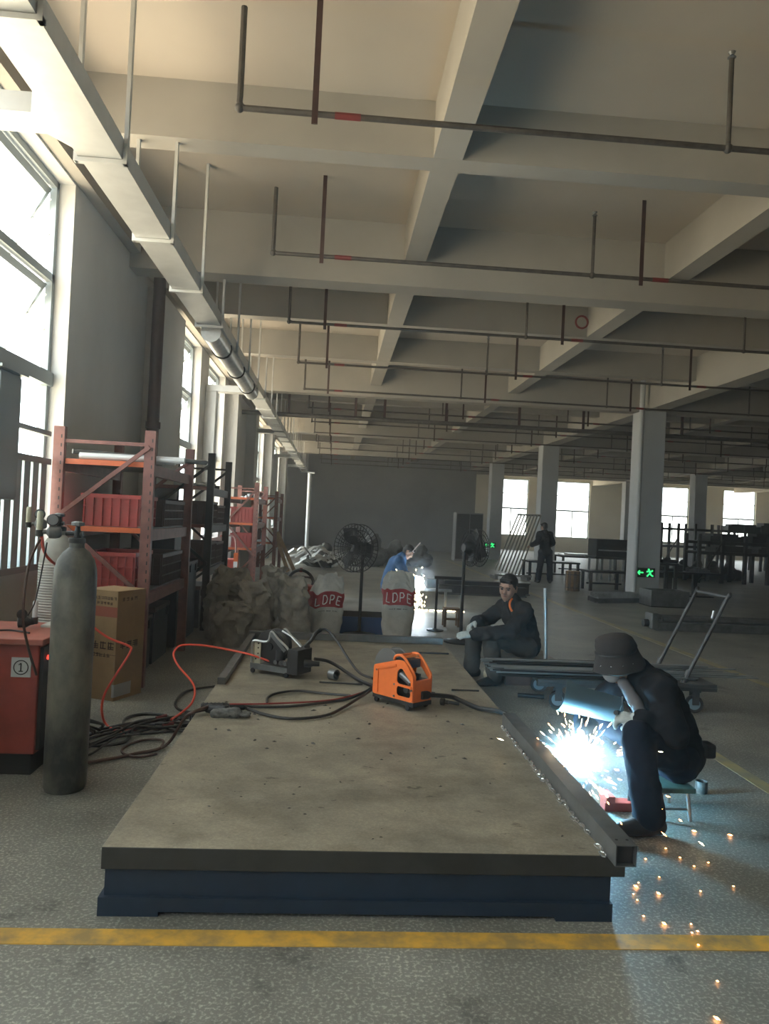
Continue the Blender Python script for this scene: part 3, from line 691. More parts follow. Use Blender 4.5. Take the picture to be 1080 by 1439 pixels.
# ------------------------------------------------------------------ flat plates with holes (from filled 2D curves)
def plate2d(outer, holes, th):
    cu = bpy.data.curves.new('outline', 'CURVE'); cu.dimensions = '2D'; cu.fill_mode = 'BOTH'; cu.extrude = th/2
    for loop in [outer]+holes:
        s = cu.splines.new('POLY'); s.points.add(len(loop)-1); s.use_cyclic_u = True
        for p, (x, y) in zip(s.points, loop): p.co = (x, y, 0, 1)
    ob = bpy.data.objects.new('outline', cu); COL.objects.link(ob)
    dg = bpy.context.evaluated_depsgraph_get(); me = ob.evaluated_get(dg).to_mesh()
    vs = [v.co.copy() for v in me.vertices]; fs = [tuple(p.vertices) for p in me.polygons]
    bpy.data.objects.remove(ob); bpy.data.curves.remove(cu)
    return vs, fs
def rounded(pts, r, n=4):
    out = []; k = len(pts)
    for i in range(k):
        p = Vector((*pts[i], 0)); a = Vector((*pts[i-1], 0))-p; b = Vector((*pts[(i+1) % k], 0))-p
        ra = min(r, a.length*0.45, b.length*0.45)
        A = p+a.normalized()*ra; B = p+b.normalized()*ra
        for j in range(n+1):
            t = j/n; q = A*(1-t)**2 + p*2*t*(1-t) + B*t*t; out.append((q.x, q.y))
    return out

M_FEEDO = mat('feeder_orange', (0.90, 0.20, 0.045), 0.42, var=0.12, vscale=9)
M_SPOOL = mat('spool_grey', (0.12, 0.12, 0.115), 0.5)
M_WIRE = mat('wire_copper', (0.35, 0.22, 0.14), 0.35, 0.7)
M_CREAM = mat('cream_plate', (0.42, 0.40, 0.30), 0.5)
M_HOSE = mat('torch_hose', (0.02, 0.02, 0.021), 0.45)
M_OHOSE = mat('orange_hose', (0.82, 0.10, 0.06), 0.4)
M_BROWNC = mat('brown_cable', (0.085, 0.045, 0.035), 0.5)

def feeder_orange():
    t = empty('wire_feeder', (0.54, 5.1, 0.26), 'bright orange wire feeder with a spool on the platform', 'wire feeder')
    A = Vector((0.330, 5.262, 0.0)); B = Vector((0.585, 4.965, 0.0)); u = (B-A).normalized(); v = Vector((-u.y, u.x, 0)); v = v if v.x > 0 else -v
    L = 0.392; Wd = 0.185; zb = 0.262
    outer = rounded([(0, 0.055), (0.005, 0.255), (0.24, 0.325), (0.30, 0.325), (0.385, 0.235), (0.385, 0.06)], 0.02)
    h1 = rounded([(0.235, 0.165), (0.235, 0.245), (0.262, 0.27), (0.285, 0.268), (0.365, 0.19), (0.365, 0.165)], 0.025)
    h2 = rounded([(0.235, 0.085), (0.235, 0.15), (0.365, 0.15), (0.365, 0.085)], 0.025)
    h1 = h1[::-1]; h2 = h2[::-1]
    vs, fs = plate2d(outer, [h1, h2], 0.006)
    for off in (0.0, Wd):
        T = frame(A+v*off+Vector((0, 0, zb)), u, (0, 0, 1))
        b = MB().add([T @ p for p in vs], fs); b.build('side_panel', M_FEEDO, t)
    T = frame(A+Vector((0, 0, zb)), u, v)     # local x along, y across, z up
    MB().box((0.0, 0.0, 0.028), (L, Wd, 0.058), T).build('base', M_DARK, t, bevel=0.003)
    MB().box((L-0.03, 0.006, 0.058), (L-0.005, Wd-0.006, 0.20), T).build('front_plate', M_FEEDO, t)
    MB().box((0.012, 0.006, 0.058), (0.018, Wd-0.006, 0.25), T).build('rear_plate', M_FEEDO, t)
    MB().box((0.02, 0.085, 0.058), (0.36, 0.10, 0.24), T).build('divider', M_PANEL, t)
    MB().box((0.24, 0.10, 0.058), (0.37, Wd-0.01, 0.20), T).build('drive_motor', M_BLACK, t, bevel=0.01)
    MB().tube([T @ Vector((0.245, 0.03, 0.225)), T @ Vector((0.345, 0.03, 0.18))], 0.024, 12).build('pressure_arm', M_STEEL, t, True)
    for x in (0.27, 0.325): MB().lathe([(0.022, 0.02), (0.022, 0.05), (0.012, 0.055)], T @ Vector((x, 0.03, 0.118)), v, 12).build('drive_roll', M_STEEL, t, True)
    MB().bar(T @ Vector((0.03, -0.006, 0.235)), T @ Vector((0.225, -0.006, 0.285)), 0.008, 0.016).build('ridge', M_FEEDO, t)
    MB().bar(T @ Vector((0.225, -0.006, 0.158)), T @ Vector((0.375, -0.006, 0.158)), 0.01, 0.014).build('latch_bar', M_FEEDO, t)
    MB().bar(T @ Vector((0.05, -0.005, 0.07)), T @ Vector((0.05, -0.005, 0.24)), 0.008, 0.010, u).build('ridge', M_FEEDO, t)
    for x, z in ((0.04, 0.225), (0.215, 0.155), (0.215, 0.075), (0.375, 0.14)): MB().lathe([(0.007, 0.0), (0.007, 0.008)], T @ Vector((x, -0.002, z)), -v, 8).build('bolt', M_STEEL, t)
    # spool
    c = T @ Vector((0.085, 0.10, 0.245)); s = MB()
    s.lathe([(0.03, -0.055), (0.125, -0.055), (0.13, -0.05), (0.13, -0.045), (0.05, -0.045), (0.05, 0.045), (0.13, 0.045), (0.13, 0.05), (0.125, 0.055), (0.03, 0.055)], c, v, 32, cap=False)
    sp_ = s.build('wire_spool', M_SPOOL, t, True)
    MB().lathe([(0.12, -0.044), (0.12, 0.044)], c, v, 32).build('wound_wire', M_SPOOL, sp_, True)
    MB().lathe([(0.03, -0.06), (0.03, 0.06)], c, v, 16).build('hub', M_BLACK, sp_, True)
    # handle: two bent tubes over the front slope
    for off in (0.02, Wd-0.01):
        pts = [T @ Vector(p) for p in ((0.18, off, 0.315), (0.20, off, 0.345), (0.27, off, 0.345), (0.37, off, 0.245), (0.375, off, 0.20))]
        MB().tube(spline(pts, 4), 0.010, 8).build('handle_tube', M_FEEDO, t, True)
    for x, z in ((0.20, 0.345), (0.27, 0.345)): MB().tube([T @ Vector((x, 0.02, z)), T @ Vector((x, Wd-0.01, z))], 0.009, 8).build('handle_crossbar', M_FEEDO, t, True)
    MB().box((0.17, 0.03, 0.27), (0.30, Wd-0.03, 0.325), T).build('top_cover', M_PANEL, t)
    for x in (0.04, 0.34):
        for y in (-0.004, Wd-0.014):
            MB().lathe([(0.018, 0), (0.02, 0.004), (0.02, 0.016), (0.018, 0.02)], T @ Vector((x, y, 0.020)), v, 12).build('wheel', M_BLACK, t, True)
    p0 = T @ Vector((L-0.006, 0.08, 0.10))
    MB().lathe([(0.026, 0), (0.028, 0.01), (0.028, 0.05), (0.022, 0.07)], p0, u*0.25+v, 14).build('torch_socket', M_BLACK, t, True)
    return p0, (u*0.25+v).normalized()
fo_p, fo_d = feeder_orange()

def feeder_black():
    t = empty('wire_feeder', (-0.34, 6.0, 0.26), 'old black wire feeder with a pale tube frame on the platform', 'wire feeder')
    A = Vector((-0.615, 6.07, 0.0)); B = Vector((-0.262, 5.862, 0.0)); u = (B-A).normalized(); v = Vector((-u.y, u.x, 0)); L = 0.41; Wd = 0.20
    T = frame(A+Vector((0, 0, 0.262)), u, v)
    def P(*p): return T @ Vector(p)
    for off in (0.006, Wd-0.006):
        fr = [P(0.01, off, 0.08), P(0.008, off, 0.22), P(0.03, off, 0.255), P(0.12, off, 0.255), P(0.165, off, 0.27), P(0.18, off, 0.33), P(0.20, off, 0.34), P(0.26, off, 0.29), P(L-0.04, off, 0.205), P(L-0.035, off, 0.07)]
        MB().tube(spline(fr, 3), 0.0095, 8).build('frame_tube', M_GALV, t, True)
    MB().box((0, 0, 0.03), (L-0.02, 0.012, 0.075), T).build('side_rail', M_STEEL, t); MB().box((0, Wd-0.012, 0.03), (L-0.02, Wd, 0.075), T).build('side_rail', M_STEEL, t)
    MB().box((0, 0.012, 0.035), (L-0.02, Wd-0.012, 0.05), T).build('base', M_DARK, t)
    MB().box((0.03, 0.015, 0.075), (0.085, 0.022, 0.25), T).build('support_plate', M_CREAM, t)
    for z in (0.11, 0.155, 0.2, 0.235): MB().lathe([(0.006, 0), (0.006, 0.005)], P(0.045+0.02*(z > .15), 0.014, z), -v, 8).build('bolt', M_DARK, t)
    MB().bar(P(0.19, -0.002, 0.325), P(0.33, -0.002, 0.205), 0.004, 0.03).build('angled_plate', M_STEEL, t)
    c = P(0.15, 0.11, 0.215)
    s = MB().lathe([(0.03, -0.06), (0.13, -0.06), (0.135, -0.055), (0.135, -0.05), (0.06, -0.05), (0.06, 0.05), (0.135, 0.05), (0.135, 0.055), (0.03, 0.06)], c, v, 30, cap=False).build('wire_spool', M_BLACK, t, True)
    MB().lathe([(0.11, -0.049), (0.11, 0.049)], c, v, 30).build('wound_wire', M_SPOOL, s, True)
    MB().lathe([(0.03, -0.07), (0.03, 0.07)], c, v, 14).build('hub', M_DARK, s, True)
    MB().tube([P(0.25, 0.06, 0.12), P(0.25, 0.06, 0.20)], 0.04, 14).build('drive_motor', M_DARK, t, True)
    for x in (0.22, 0.27, 0.31): MB().lathe([(0.018, 0), (0.018, 0.03)], P(x, 0.03, 0.10), v, 10).build('drive_roll', M_STEEL, t, True)
    MB().box((L-0.055, -0.005, 0.03), (L+0.045, Wd, 0.225), T).build('control_box', M_BLACK, t, bevel=0.006)
    MB().tube([P(0.20, 0.14, 0.335), P(0.28, 0.15, 0.30), P(0.38, 0.15, 0.225)], 0.009, 8).build('handle_tube', M_GALV, t, True)
    for x in (0.03, 0.35):
        for y in (0.0, Wd): MB().lathe([(0.018, -0.01), (0.02, -0.006), (0.02, 0.006), (0.018, 0.01)], P(x, y, 0.02), v, 12).build('wheel', M_DARK, t, True)
    MB().lathe([(0.03, 0), (0.03, 0.05), (0.022, 0.07), (0.02, 0.12)], P(L+0.045, 0.09, 0.115), u+v*0.5, 14).build('torch_socket', M_DARK, t, True)
feeder_black()

def cable(name, pts, r, m, label, cat='cable', n=8, group=None):
    return tag(MB().tube(spline(pts, n), r, 7).build(name, m, None, True), label, cat, group)
# torch hoses
q = fo_p+fo_d*0.06
cable('torch_hose', [q, (0.86, 5.13, 0.335), (0.93, 5.11, 0.315), (1.04, 5.04, 0.285), (1.18, 4.95, 0.283), (1.27, 4.86, 0.22), (1.32, 4.70, 0.06), (1.36, 4.55, 0.03), (1.40, 4.40, 0.05), (1.46, 4.30, 0.16)], 0.0165, M_HOSE, 'thick black torch hose leaving the orange feeder', 'hose')
cable('torch_hose', [(-0.10, 6.06, 0.385), (0.0, 6.13, 0.36), (0.09, 6.10, 0.325), (0.179, 5.993, 0.29), (0.29, 5.75, 0.278), (0.45, 5.55, 0.276), (0.62, 5.5, 0.276), (0.8, 5.45, 0.276)], 0.014, M_HOSE, 'thick black torch hose leaving the black feeder', 'hose')
tg = empty('welding_torch', (-0.1, 6.0, 0.55), 'black welding torch propped on the black feeder', 'welding torch')
MB().tube(spline([(-0.185, 5.98, 0.49), (-0.13, 6.0, 0.55), (-0.10, 6.02, 0.60), (-0.06, 6.05, 0.625)], 4), 0.016, 8).build('torch_handle', M_BLACK, tg, True)
MB().tube(spline([(-0.06, 6.05, 0.625), (-0.02, 6.06, 0.625), (0.03, 6.03, 0.595)], 4), 0.009, 8).build('torch_neck', M_DARK, tg, True)
MB().tube([(0.03, 6.03, 0.595), (0.052, 6.0, 0.575)], 0.012, 8).build('nozzle', M_DARK, tg, True)
MB().box((-0.175, 5.965, 0.485), (-0.14, 5.985, 0.51)).build('trigger', M_BLACK, tg)
cable('power_cable', [(0.045, 6.0, 0.58), (0.10, 5.93, 0.52), (0.168, 5.80, 0.44), (0.25, 5.6, 0.38), (0.335, 5.38, 0.39)], 0.010, M_HOSE, 'black cable sagging from the propped torch to the orange feeder')
cable('power_cable', [(-0.87, 5.15, 0.02), (-0.84, 4.78, 0.25), (-0.80, 4.74, 0.283), (-0.705, 4.836, 0.28), (-0.537, 4.928, 0.275), (-0.262, 4.961, 0.275), (-0.031, 5.084, 0.275), (0.165, 5.228, 0.277), (0.29, 5.33, 0.31), (0.34, 5.36, 0.34)], 0.009, M_HOSE, 'black cable lying straight across the platform to the orange feeder')
cable('control_cable', [(-0.62, 4.93, 0.288), (-0.40, 4.985, 0.283), (-0.03, 5.105, 0.283), (0.165, 5.262, 0.283), (0.345, 5.42, 0.31)], 0.006, mat('red_cable', (0.25, 0.03, 0.03), 0.5), 'thin red control cable beside the black cable on the platform')
cable('power_cable', [(-0.514, 4.910, 0.275), (-0.373, 4.753, 0.275), (-0.199, 4.673, 0.275), (-0.002, 4.761, 0.275), (0.113, 4.951, 0.278), (0.214, 5.15, 0.29), (0.33, 5.30, 0.33)], 0.010, M_HOSE, 'black cable bowed forward on the platform before the orange feeder')
cable('power_cable', [(-0.382, 4.99, 0.285), (-0.392, 5.197, 0.275), (-0.336, 5.329, 0.275), (-0.190, 5.414, 0.275), (0.015, 5.355, 0.275), (0.176, 5.28, 0.285)], 0.009, M_HOSE, 'black cable looped backward on the platform')
cable('gas_hose', [(-1.555, 4.12, 1.36), (-1.70, 4.6, 1.22), (-1.82, 5.3, 1.05), (-1.80, 5.5, 0.85), (-1.741, 5.5, 0.721), (-1.585, 5.5, 0.599), (-1.43, 5.5, 0.54), (-1.41, 5.48, 0.50), (-1.470, 5.4, 0.368), (-1.536, 5.35, 0.227), (-1.535, 5.3, 0.116), (-1.487, 5.28, 0.025), (-1.332, 5.14, 0.012)], 0.0085, M_OHOSE, 'orange-red gas hose dropping from the cylinder to the floor', 'hose', 10)
cable('gas_hose', [(-1.061, 5.304, 0.075), (-1.020, 5.456, 0.085), (-0.970, 5.6, 0.133), (-0.99, 5.7, 0.230), (-1.13, 5.8, 0.350), (-1.187, 5.9, 0.422), (-1.149, 6.0, 0.467), (-0.991, 6.05, 0.464), (-0.80, 6.07, 0.434), (-0.63, 6.05, 0.408), (-0.50, 6.05, 0.37), (-0.44, 6.04, 0.355)], 0.0085, M_OHOSE, 'orange-red gas hose arching into the black wire feeder', 'hose', 10)
cable('gas_hose', [(-1.555, 4.10, 1.345), (-1.60, 4.08, 1.2), (-1.615, 4.08, 0.95), (-1.60, 4.12, 0.78), (-1.575, 4.2, 0.60)], 0.007, M_BROWNC, 'dark gas hose hanging beside the grimy cylinder', 'hose')
cable('control_cable', [(-1.50, 4.05, 1.33), (-1.60, 4.25, 1.12), (-1.72, 4.5, 0.95), (-1.80, 4.62, 0.86)], 0.004, M_BLACK, 'thin wire from the cylinder regulator to the red machine')
cable('ground_cable', [(-1.55, 4.46, 0.30), (-1.50, 4.48, 0.12), (-1.438, 4.546, 0.015), (-1.292, 4.610, 0.015), (-1.155, 4.73, 0.015), (-1.0, 4.86, 0.03), (-0.88, 4.77, 0.22), (-0.81, 4.70, 0.29), (-0.72, 4.84, 0.30)], 0.010, M_BROWNC, 'brown ground cable climbing from the floor onto the platform')
cable('ground_cable', [(-1.02, 4.80, 0.03), (-1.049, 5.0, 0.02), (-1.184, 5.02, 0.012), (-1.256, 4.862, 0.012), (-1.23, 4.74, 0.012), (-1.119, 4.676, 0.012), (-1.03, 4.75, 0.012)], 0.008, M_BROWNC, 'brown cable loop on the floor beside the platform')
cable('power_cable', [(-1.082, 5.402, 0.04), (-1.153, 5.56, 0.03), (-1.32, 5.66, 0.012), (-1.42, 5.553, 0.012), (-1.395, 5.369, 0.012), (-1.257, 5.312, 0.014), (-1.0, 5.33, 0.02), (-0.88, 5.5, 0.02)], 0.011, M_HOSE, 'black cable coiled into a wide loop on the floor')
cable('power_cable', [(-0.93, 6.6, 0.02), (-1.16, 6.4, 0.015), (-1.18, 6.03, 0.012), (-1.10, 5.80, 0.012), (-0.975, 5.775, 0.012), (-0.90, 6.1, 0.02), (-0.87, 6.9, 0.02)], 0.010, M_HOSE, 'black cable curled against the platform side')
random.seed(21)
for i in range(11):
    a0 = Vector((random.uniform(-1.60, -1.42), random.uniform(4.62, 5.25), 0.012)); b0 = Vector((random.uniform(-0.92, -0.86), random.uniform(5.1, 5.9), 0.014))
    pts = [Vector((-1.55, 4.45+random.uniform(0, 0.2), 0.28)), Vector((-1.50, a0.y-0.05, 0.06)), a0]
    for k in range(1, 5):
        t = k/5; pts.append(a0.lerp(b0, t)+Vector((random.uniform(-0.05, 0.05), random.uniform(-0.09, 0.09), random.uniform(0, 0.045))))
    pts.append(b0)
    cable('power_cable', pts, random.choice((0.007, 0.009, 0.011)), M_HOSE, 'black cable in the tangle between the red machine and the platform', group='tangled cables on the floor', n=6)
for i, (x, y) in enumerate(((-1.30, 5.16), (-1.08, 5.29), (-1.16, 5.44))):
    tag(MB().tube([(x-0.03, y-0.025, 0.03+0.01*i), (x+0.03, y+0.03, 0.035+0.01*i)], 0.013, 8).build('hose_clamp', M_REDTAPE, None, True), 'red taped joint in the cable tangle', 'hose joint', 'red tape on the cables')
# connector block and work gloves
cb = empty('cable_connector', (-0.7, 4.87, 0.262), 'black ridged cable connector on the platform beside the gloves', 'connector')
MB().lathe([(0.018, 0), (0.024, 0.01), (0.024, 0.16), (0.018, 0.18)], (-0.79, 4.855, 0.286), (1, 0.12, 0), 12).build('body', M_BLACK, cb, True)
rg = MB()
for k in range(6): rg.torus((-0.775+k*0.024, 4.857+k*0.003, 0.286), 0.0245, 0.004, (1, 0.12, 0), 14, 4)
rg.build('grip_rings', M_BLACK, cb)
MB().lathe([(0.016, 0), (0.016, 0.09), (0.01, 0.1)], (-0.61, 4.877, 0.28), (1, 0.1, 0), 10).build('plug', M_DARK, cb, True)

# voxel remesh helper for organic shapes
def cone_mesh(mb, p, q, r0, r1, n=14, k=5):
    p, q = Vector(p), Vector(q); d = q-p; L = d.length; d = d.normalized() if L > 1e-6 else Vector((0, 0, 1))
    prof = []
    for i in range(k+1):
        a = pi/2*(1-i/k); prof.append((max(r0*cos(a), 1e-4), -r0*sin(a)))
    for i in range(k+1):
        a = pi/2*i/k; prof.append((max(r1*cos(a), 1e-4), L+r1*sin(a)))
    mb.lathe(prof, p, d, n)
def organic(name, caps, voxel, m, parent=None, wrinkle=0.0, wscale=14.0, smooth=3, ells=(), seed=0):
    mb = MB()
    for (p, q, r0, r1) in caps: cone_mesh(mb, p, q, r0, r1)
    for (c, r, T) in ells: mb.ball(c, 1.0, 16, 12, r, T)
    me = mb.mesh(name)
    bm = bmesh.new(); bm.from_mesh(me); bmesh.ops.recalc_face_normals(bm, faces=bm.faces); bm.to_mesh(me); bm.free()
    ob = bpy.data.objects.new('tmp', me); COL.objects.link(ob)
    rm = ob.modifiers.new('r', 'REMESH'); rm.mode = 'VOXEL'; rm.voxel_size = voxel
    if smooth: s = ob.modifiers.new('s', 'SMOOTH'); s.iterations = smooth; s.factor = 0.5
    dg = bpy.context.evaluated_depsgraph_get(); me2 = bpy.data.meshes.new_from_object(ob.evaluated_get(dg)); me2.name = name
    bpy.data.objects.remove(ob); bpy.data.meshes.remove(me)
    if wrinkle > 0:
        off = Vector((seed*3.1, seed*1.7, seed*5.3))
        for v in me2.vertices:
            c = v.co
            n1 = noise.noise(Vector((c.x, c.y, c.z*1.5))*wscale+off); n2 = noise.noise(c*wscale*2.3+off*2)
            f = (1-abs(n1)*2)*0.7 + n2*0.35
            v.co = c + v.normal*(wrinkle*f)
    me2.polygons.foreach_set('use_smooth', [True]*len(me2.polygons))
    me2.materials.clear(); me2.materials.append(m)
    o = bpy.data.objects.new(name, me2); COL.objects.link(o)
    if parent: attach(o, parent)
    return o
M_GLOVEG = mat('grey_glove', (0.16, 0.16, 0.15), 0.85, var=0.5, vscale=30)
def loose_glove(o, ang, label, m):
    T = rotz(ang, o); P = lambda *p: T @ Vector(p)
    caps = [(P(-0.05, 0, 0.016), P(0.03, 0, 0.018), 0.03, 0.036), (P(0.0, 0.02, 0.016), P(0.03, -0.02, 0.016), 0.025, 0.025), (P(-0.10, 0.0, 0.014), P(-0.05, 0, 0.016), 0.028, 0.03)]
    for k, (dy, L) in enumerate(((0.03, 0.055), (0.012, 0.07), (-0.008, 0.066), (-0.027, 0.05))):
        caps.append((P(0.04, dy, 0.018), P(0.045+L, dy*1.5, 0.012), 0.012, 0.009))
    caps.append((P(0.0, 0.03, 0.018), P(0.04, 0.075, 0.012), 0.013, 0.010))
    return tag(organic('work_glove', caps, 0.006, m, None, 0.004, 40, 2), label, 'glove')
loose_glove((-0.58, 4.72, 0.268), 0.1, 'crumpled grey work glove lying on the platform', M_GLOVEG)
loose_glove((-0.645, 4.775, 0.268), -0.5, 'dark work glove lying under the grey glove', M_BLACK)
rl = empty('tape_roll', (0.056, 5.87, 0.262), 'grey hollow steel ring on its side by the black feeder', 'ring')
MB().lathe([(0.03, -0.03), (0.042, -0.03), (0.042, 0.03), (0.03, 0.03), (0.03, -0.03)], (0.056, 5.88, 0.304), (0.75, -0.6, 0), 22, cap=False).build('ring_body', M_STEEL, rl, True)
MB().lathe([(0.029, 0.028), (0.029, -0.028)], (0.056, 5.88, 0.304), (0.75, -0.6, 0), 22, cap=False).build('bore', M_BLACK, rl, True)
kn = empty('pipe_fitting', (0.82, 5.2, 0.262), 'small black fitting on the platform in front of the hose', 'fitting')
MB().lathe([(0.018, 0), (0.026, 0.006), (0.026, 0.03), (0.014, 0.036), (0.014, 0.06)], (0.80, 5.18, 0.289), (0.7, -0.3, 0), 14).build('collar', M_BLACK, kn, True)
MB().tube([(0.83, 5.17, 0.289), (0.93, 5.15, 0.283)], 0.012, 8).build('stub', M_DARK, kn, True)

# ------------------------------------------------------------------ sacks
M_SACK = mat('woven_sack_white', (0.50, 0.49, 0.45), 0.75, var=0.15, vscale=12, bump=0.2, bscale=60)
M_SACKG = mat('grey_plastic_sack', (0.40, 0.38, 0.33), 0.5, var=0.3, vscale=7, bump=0.3, bscale=14)
M_SACKR = mat('sack_red_print', (0.34, 0.045, 0.05), 0.7)
def sack(x, y, w, d, h, label, printed=False, m=None, seed=1, lean=0.0, yaw=0.0, open_top=True, group=None):
    rnd = random.Random(seed); nu, nv = 56, 44
    def surf(u, v, off=0.0):
        # u: angle 0..1 (0.5 = front), v: height 0..1
        a = 2*pi*u - pi/2 - pi
        ex = 0.55
        bul = (0.72+0.28*sin(min(1, v*1.25)*pi*0.62+0.35)) if v < 0.8 else (0.72+0.28*sin(pi*0.62+0.35))*(1-(v-0.8)*1.1)
        if v > 0.86: bul += 0.05*sin(u*40+seed)
        cx, cy = cos(a), sin(a)
        px = (abs(cx)**ex)*(1 if cx > 0 else -1); py = (abs(cy)**ex)*(1 if cy > 0 else -1)
        p = Vector((px*w/2*bul, py*d/2*bul*(1 if v < 0.75 else 1-(v-0.75)*2.2), v*h))
        n = noise.noise(Vector((p.x*7+seed*9, p.y*7, p.z*6)))*0.035 + noise.noise(Vector((p.x*19+seed*5, p.y*19, p.z*15)))*0.014
        if not printed: n += (abs(noise.noise(Vector((p.x*9+seed*3, p.y*9, p.z*7+seed))))*2-0.5)*-0.045 + (abs(noise.noise(Vector((p.x*22+seed, p.y*22, p.z*18))))-0.25)*-0.022
        nr = Vector((px, py, 0)); nr = nr.normalized() if nr.length > 0.01 else Vector((0, -1, 0))
        p += nr*(n*(0.4+v)+off)
        p.z = max(0, p.z + noise.noise(Vector((u*9, seed, 0)))*0.05*v*v*h*2)
        p.x += lean*v*v*h
        return rotz(yaw, (x, y, 0)) @ p
    b = MB(); vs = []; fs = []; ms = []
    for i in range(nv+1):
        for j in range(nu): vs.append(surf(j/nu, i/nv))
    for i in range(nv):
        for j in range(nu):
            fs.append((i*nu+j, i*nu+(j+1) % nu, (i+1)*nu+(j+1) % nu, (i+1)*nu+j))
            v = (i+0.5)/nv; u = (j+0.5)/nu
            ms.append(1 if printed and 0.52 < v < 0.74 and 0.22 < u < 0.80 else 0)
    b.add(vs, fs); b.m = ms
    b.add([Vector((x, y, 0.003))], []); c = len(b.v)-1
    for j in range(nu): b.f.append((c, (j+1) % nu, j)); b.m.append(0)
    b.add([sum((Vector(vs[nv*nu+j]) for j in range(nu)), Vector())/nu-Vector((0, 0, 0.02))], []); c2 = len(b.v)-1
    for j in range(nu): b.f.append((c2, nv*nu+j, nv*nu+(j+1) % nu)); b.m.append(0)
    o = b.build('plastic_sack', [m or M_SACK, M_SACKR], None, True)
    tag(o, label, 'sack', group)
    if printed:
        LET = {'L': [[(0, 1), (0, 0), (0.7, 0)]], 'D': [[(0, 0), (0, 1), (0.45, 0.95), (0.72, 0.6), (0.65, 0.2), (0.3, 0), (0, 0)]], 'P': [[(0, 0), (0, 1), (0.55, 0.97), (0.68, 0.72), (0.5, 0.48), (0, 0.46)]], 'E': [[(0.65, 1), (0, 1), (0, 0), (0.65, 0)], [(0, 0.5), (0.5, 0.5)]]}
        uu = lambda q: 0.5+math.asin(max(-1, min(1, (abs(q)**(1/0.55))*(1 if q > 0 else -1))))/(2*pi)
        for k, chh in enumerate('LDPE'):
            t = MB()
            for st in LET[chh]:
                pts = []
                for (a, bb), (c_, d_) in zip(st[:-1], st[1:]):
                    for s in range(4):
                        f = s/4; pts.append((a+(c_-a)*f, bb+(d_-bb)*f))
                pts.append(st[-1])
                t.tube([surf(uu(-0.80+k*0.42+px_*0.34), 0.565+py_*0.13, 0.008) for px_, py_ in pts], 0.007, 6)
            t.build('printed_letter', mat('print_white', (0.75, 0.72, 0.70), 0.6), o)
        sm = MB()
        for k in range(8): sm.tube([surf(0.44+k*0.014, 0.465, 0.003), surf(0.447+k*0.014, 0.465, 0.003)], 0.005, 4)
        sm.build('small_print', mat('print_grey', (0.12, 0.12, 0.12), 0.7), o)
        fb = MB()
        for k in range(6): fb.tube([surf(0.50+k*0.02, 0.05, 0.003), surf(0.515+k*0.02, 0.05, 0.003)], 0.012, 4)
        fb.build('small_print', mat('print_red', (0.25, 0.05, 0.05), 0.7), o)
    return o
sack(0.88, 9.62, 0.42, 0.30, 0.86, 'white LDPE sack with a red band standing before the blue platform', True, seed=3)
sack(-0.06, 9.35, 0.42, 0.30, 0.80, 'white LDPE sack with a red band beside the grey sacks', True, seed=8, yaw=0.25, lean=0.06)
SK = [(-1.28, 9.25, 0.5, 0.4, 0.86, 'slumped grey plastic sack against the dark rack'), (-0.92, 9.05, 0.5, 0.38, 0.72, 'bulging grey plastic sack in the middle of the heap'), (-0.62, 9.22, 0.40, 0.34, 0.88, 'upright crumpled grey sack with a torn top'), (-0.40, 9.0, 0.34, 0.3, 0.80, 'narrow creased grey sack beside the white one'), (-1.12, 8.72, 0.42, 0.34, 0.5, 'low grey sack at the foot of the heap')]
for i, (x, y, w_, d_, h_, lb_) in enumerate(SK): sack(x, y, w_, d_, h_, lb_, m=M_SACKG, seed=11+i, lean=random.uniform(-0.12, 0.12), yaw=random.uniform(-0.5, 0.5))

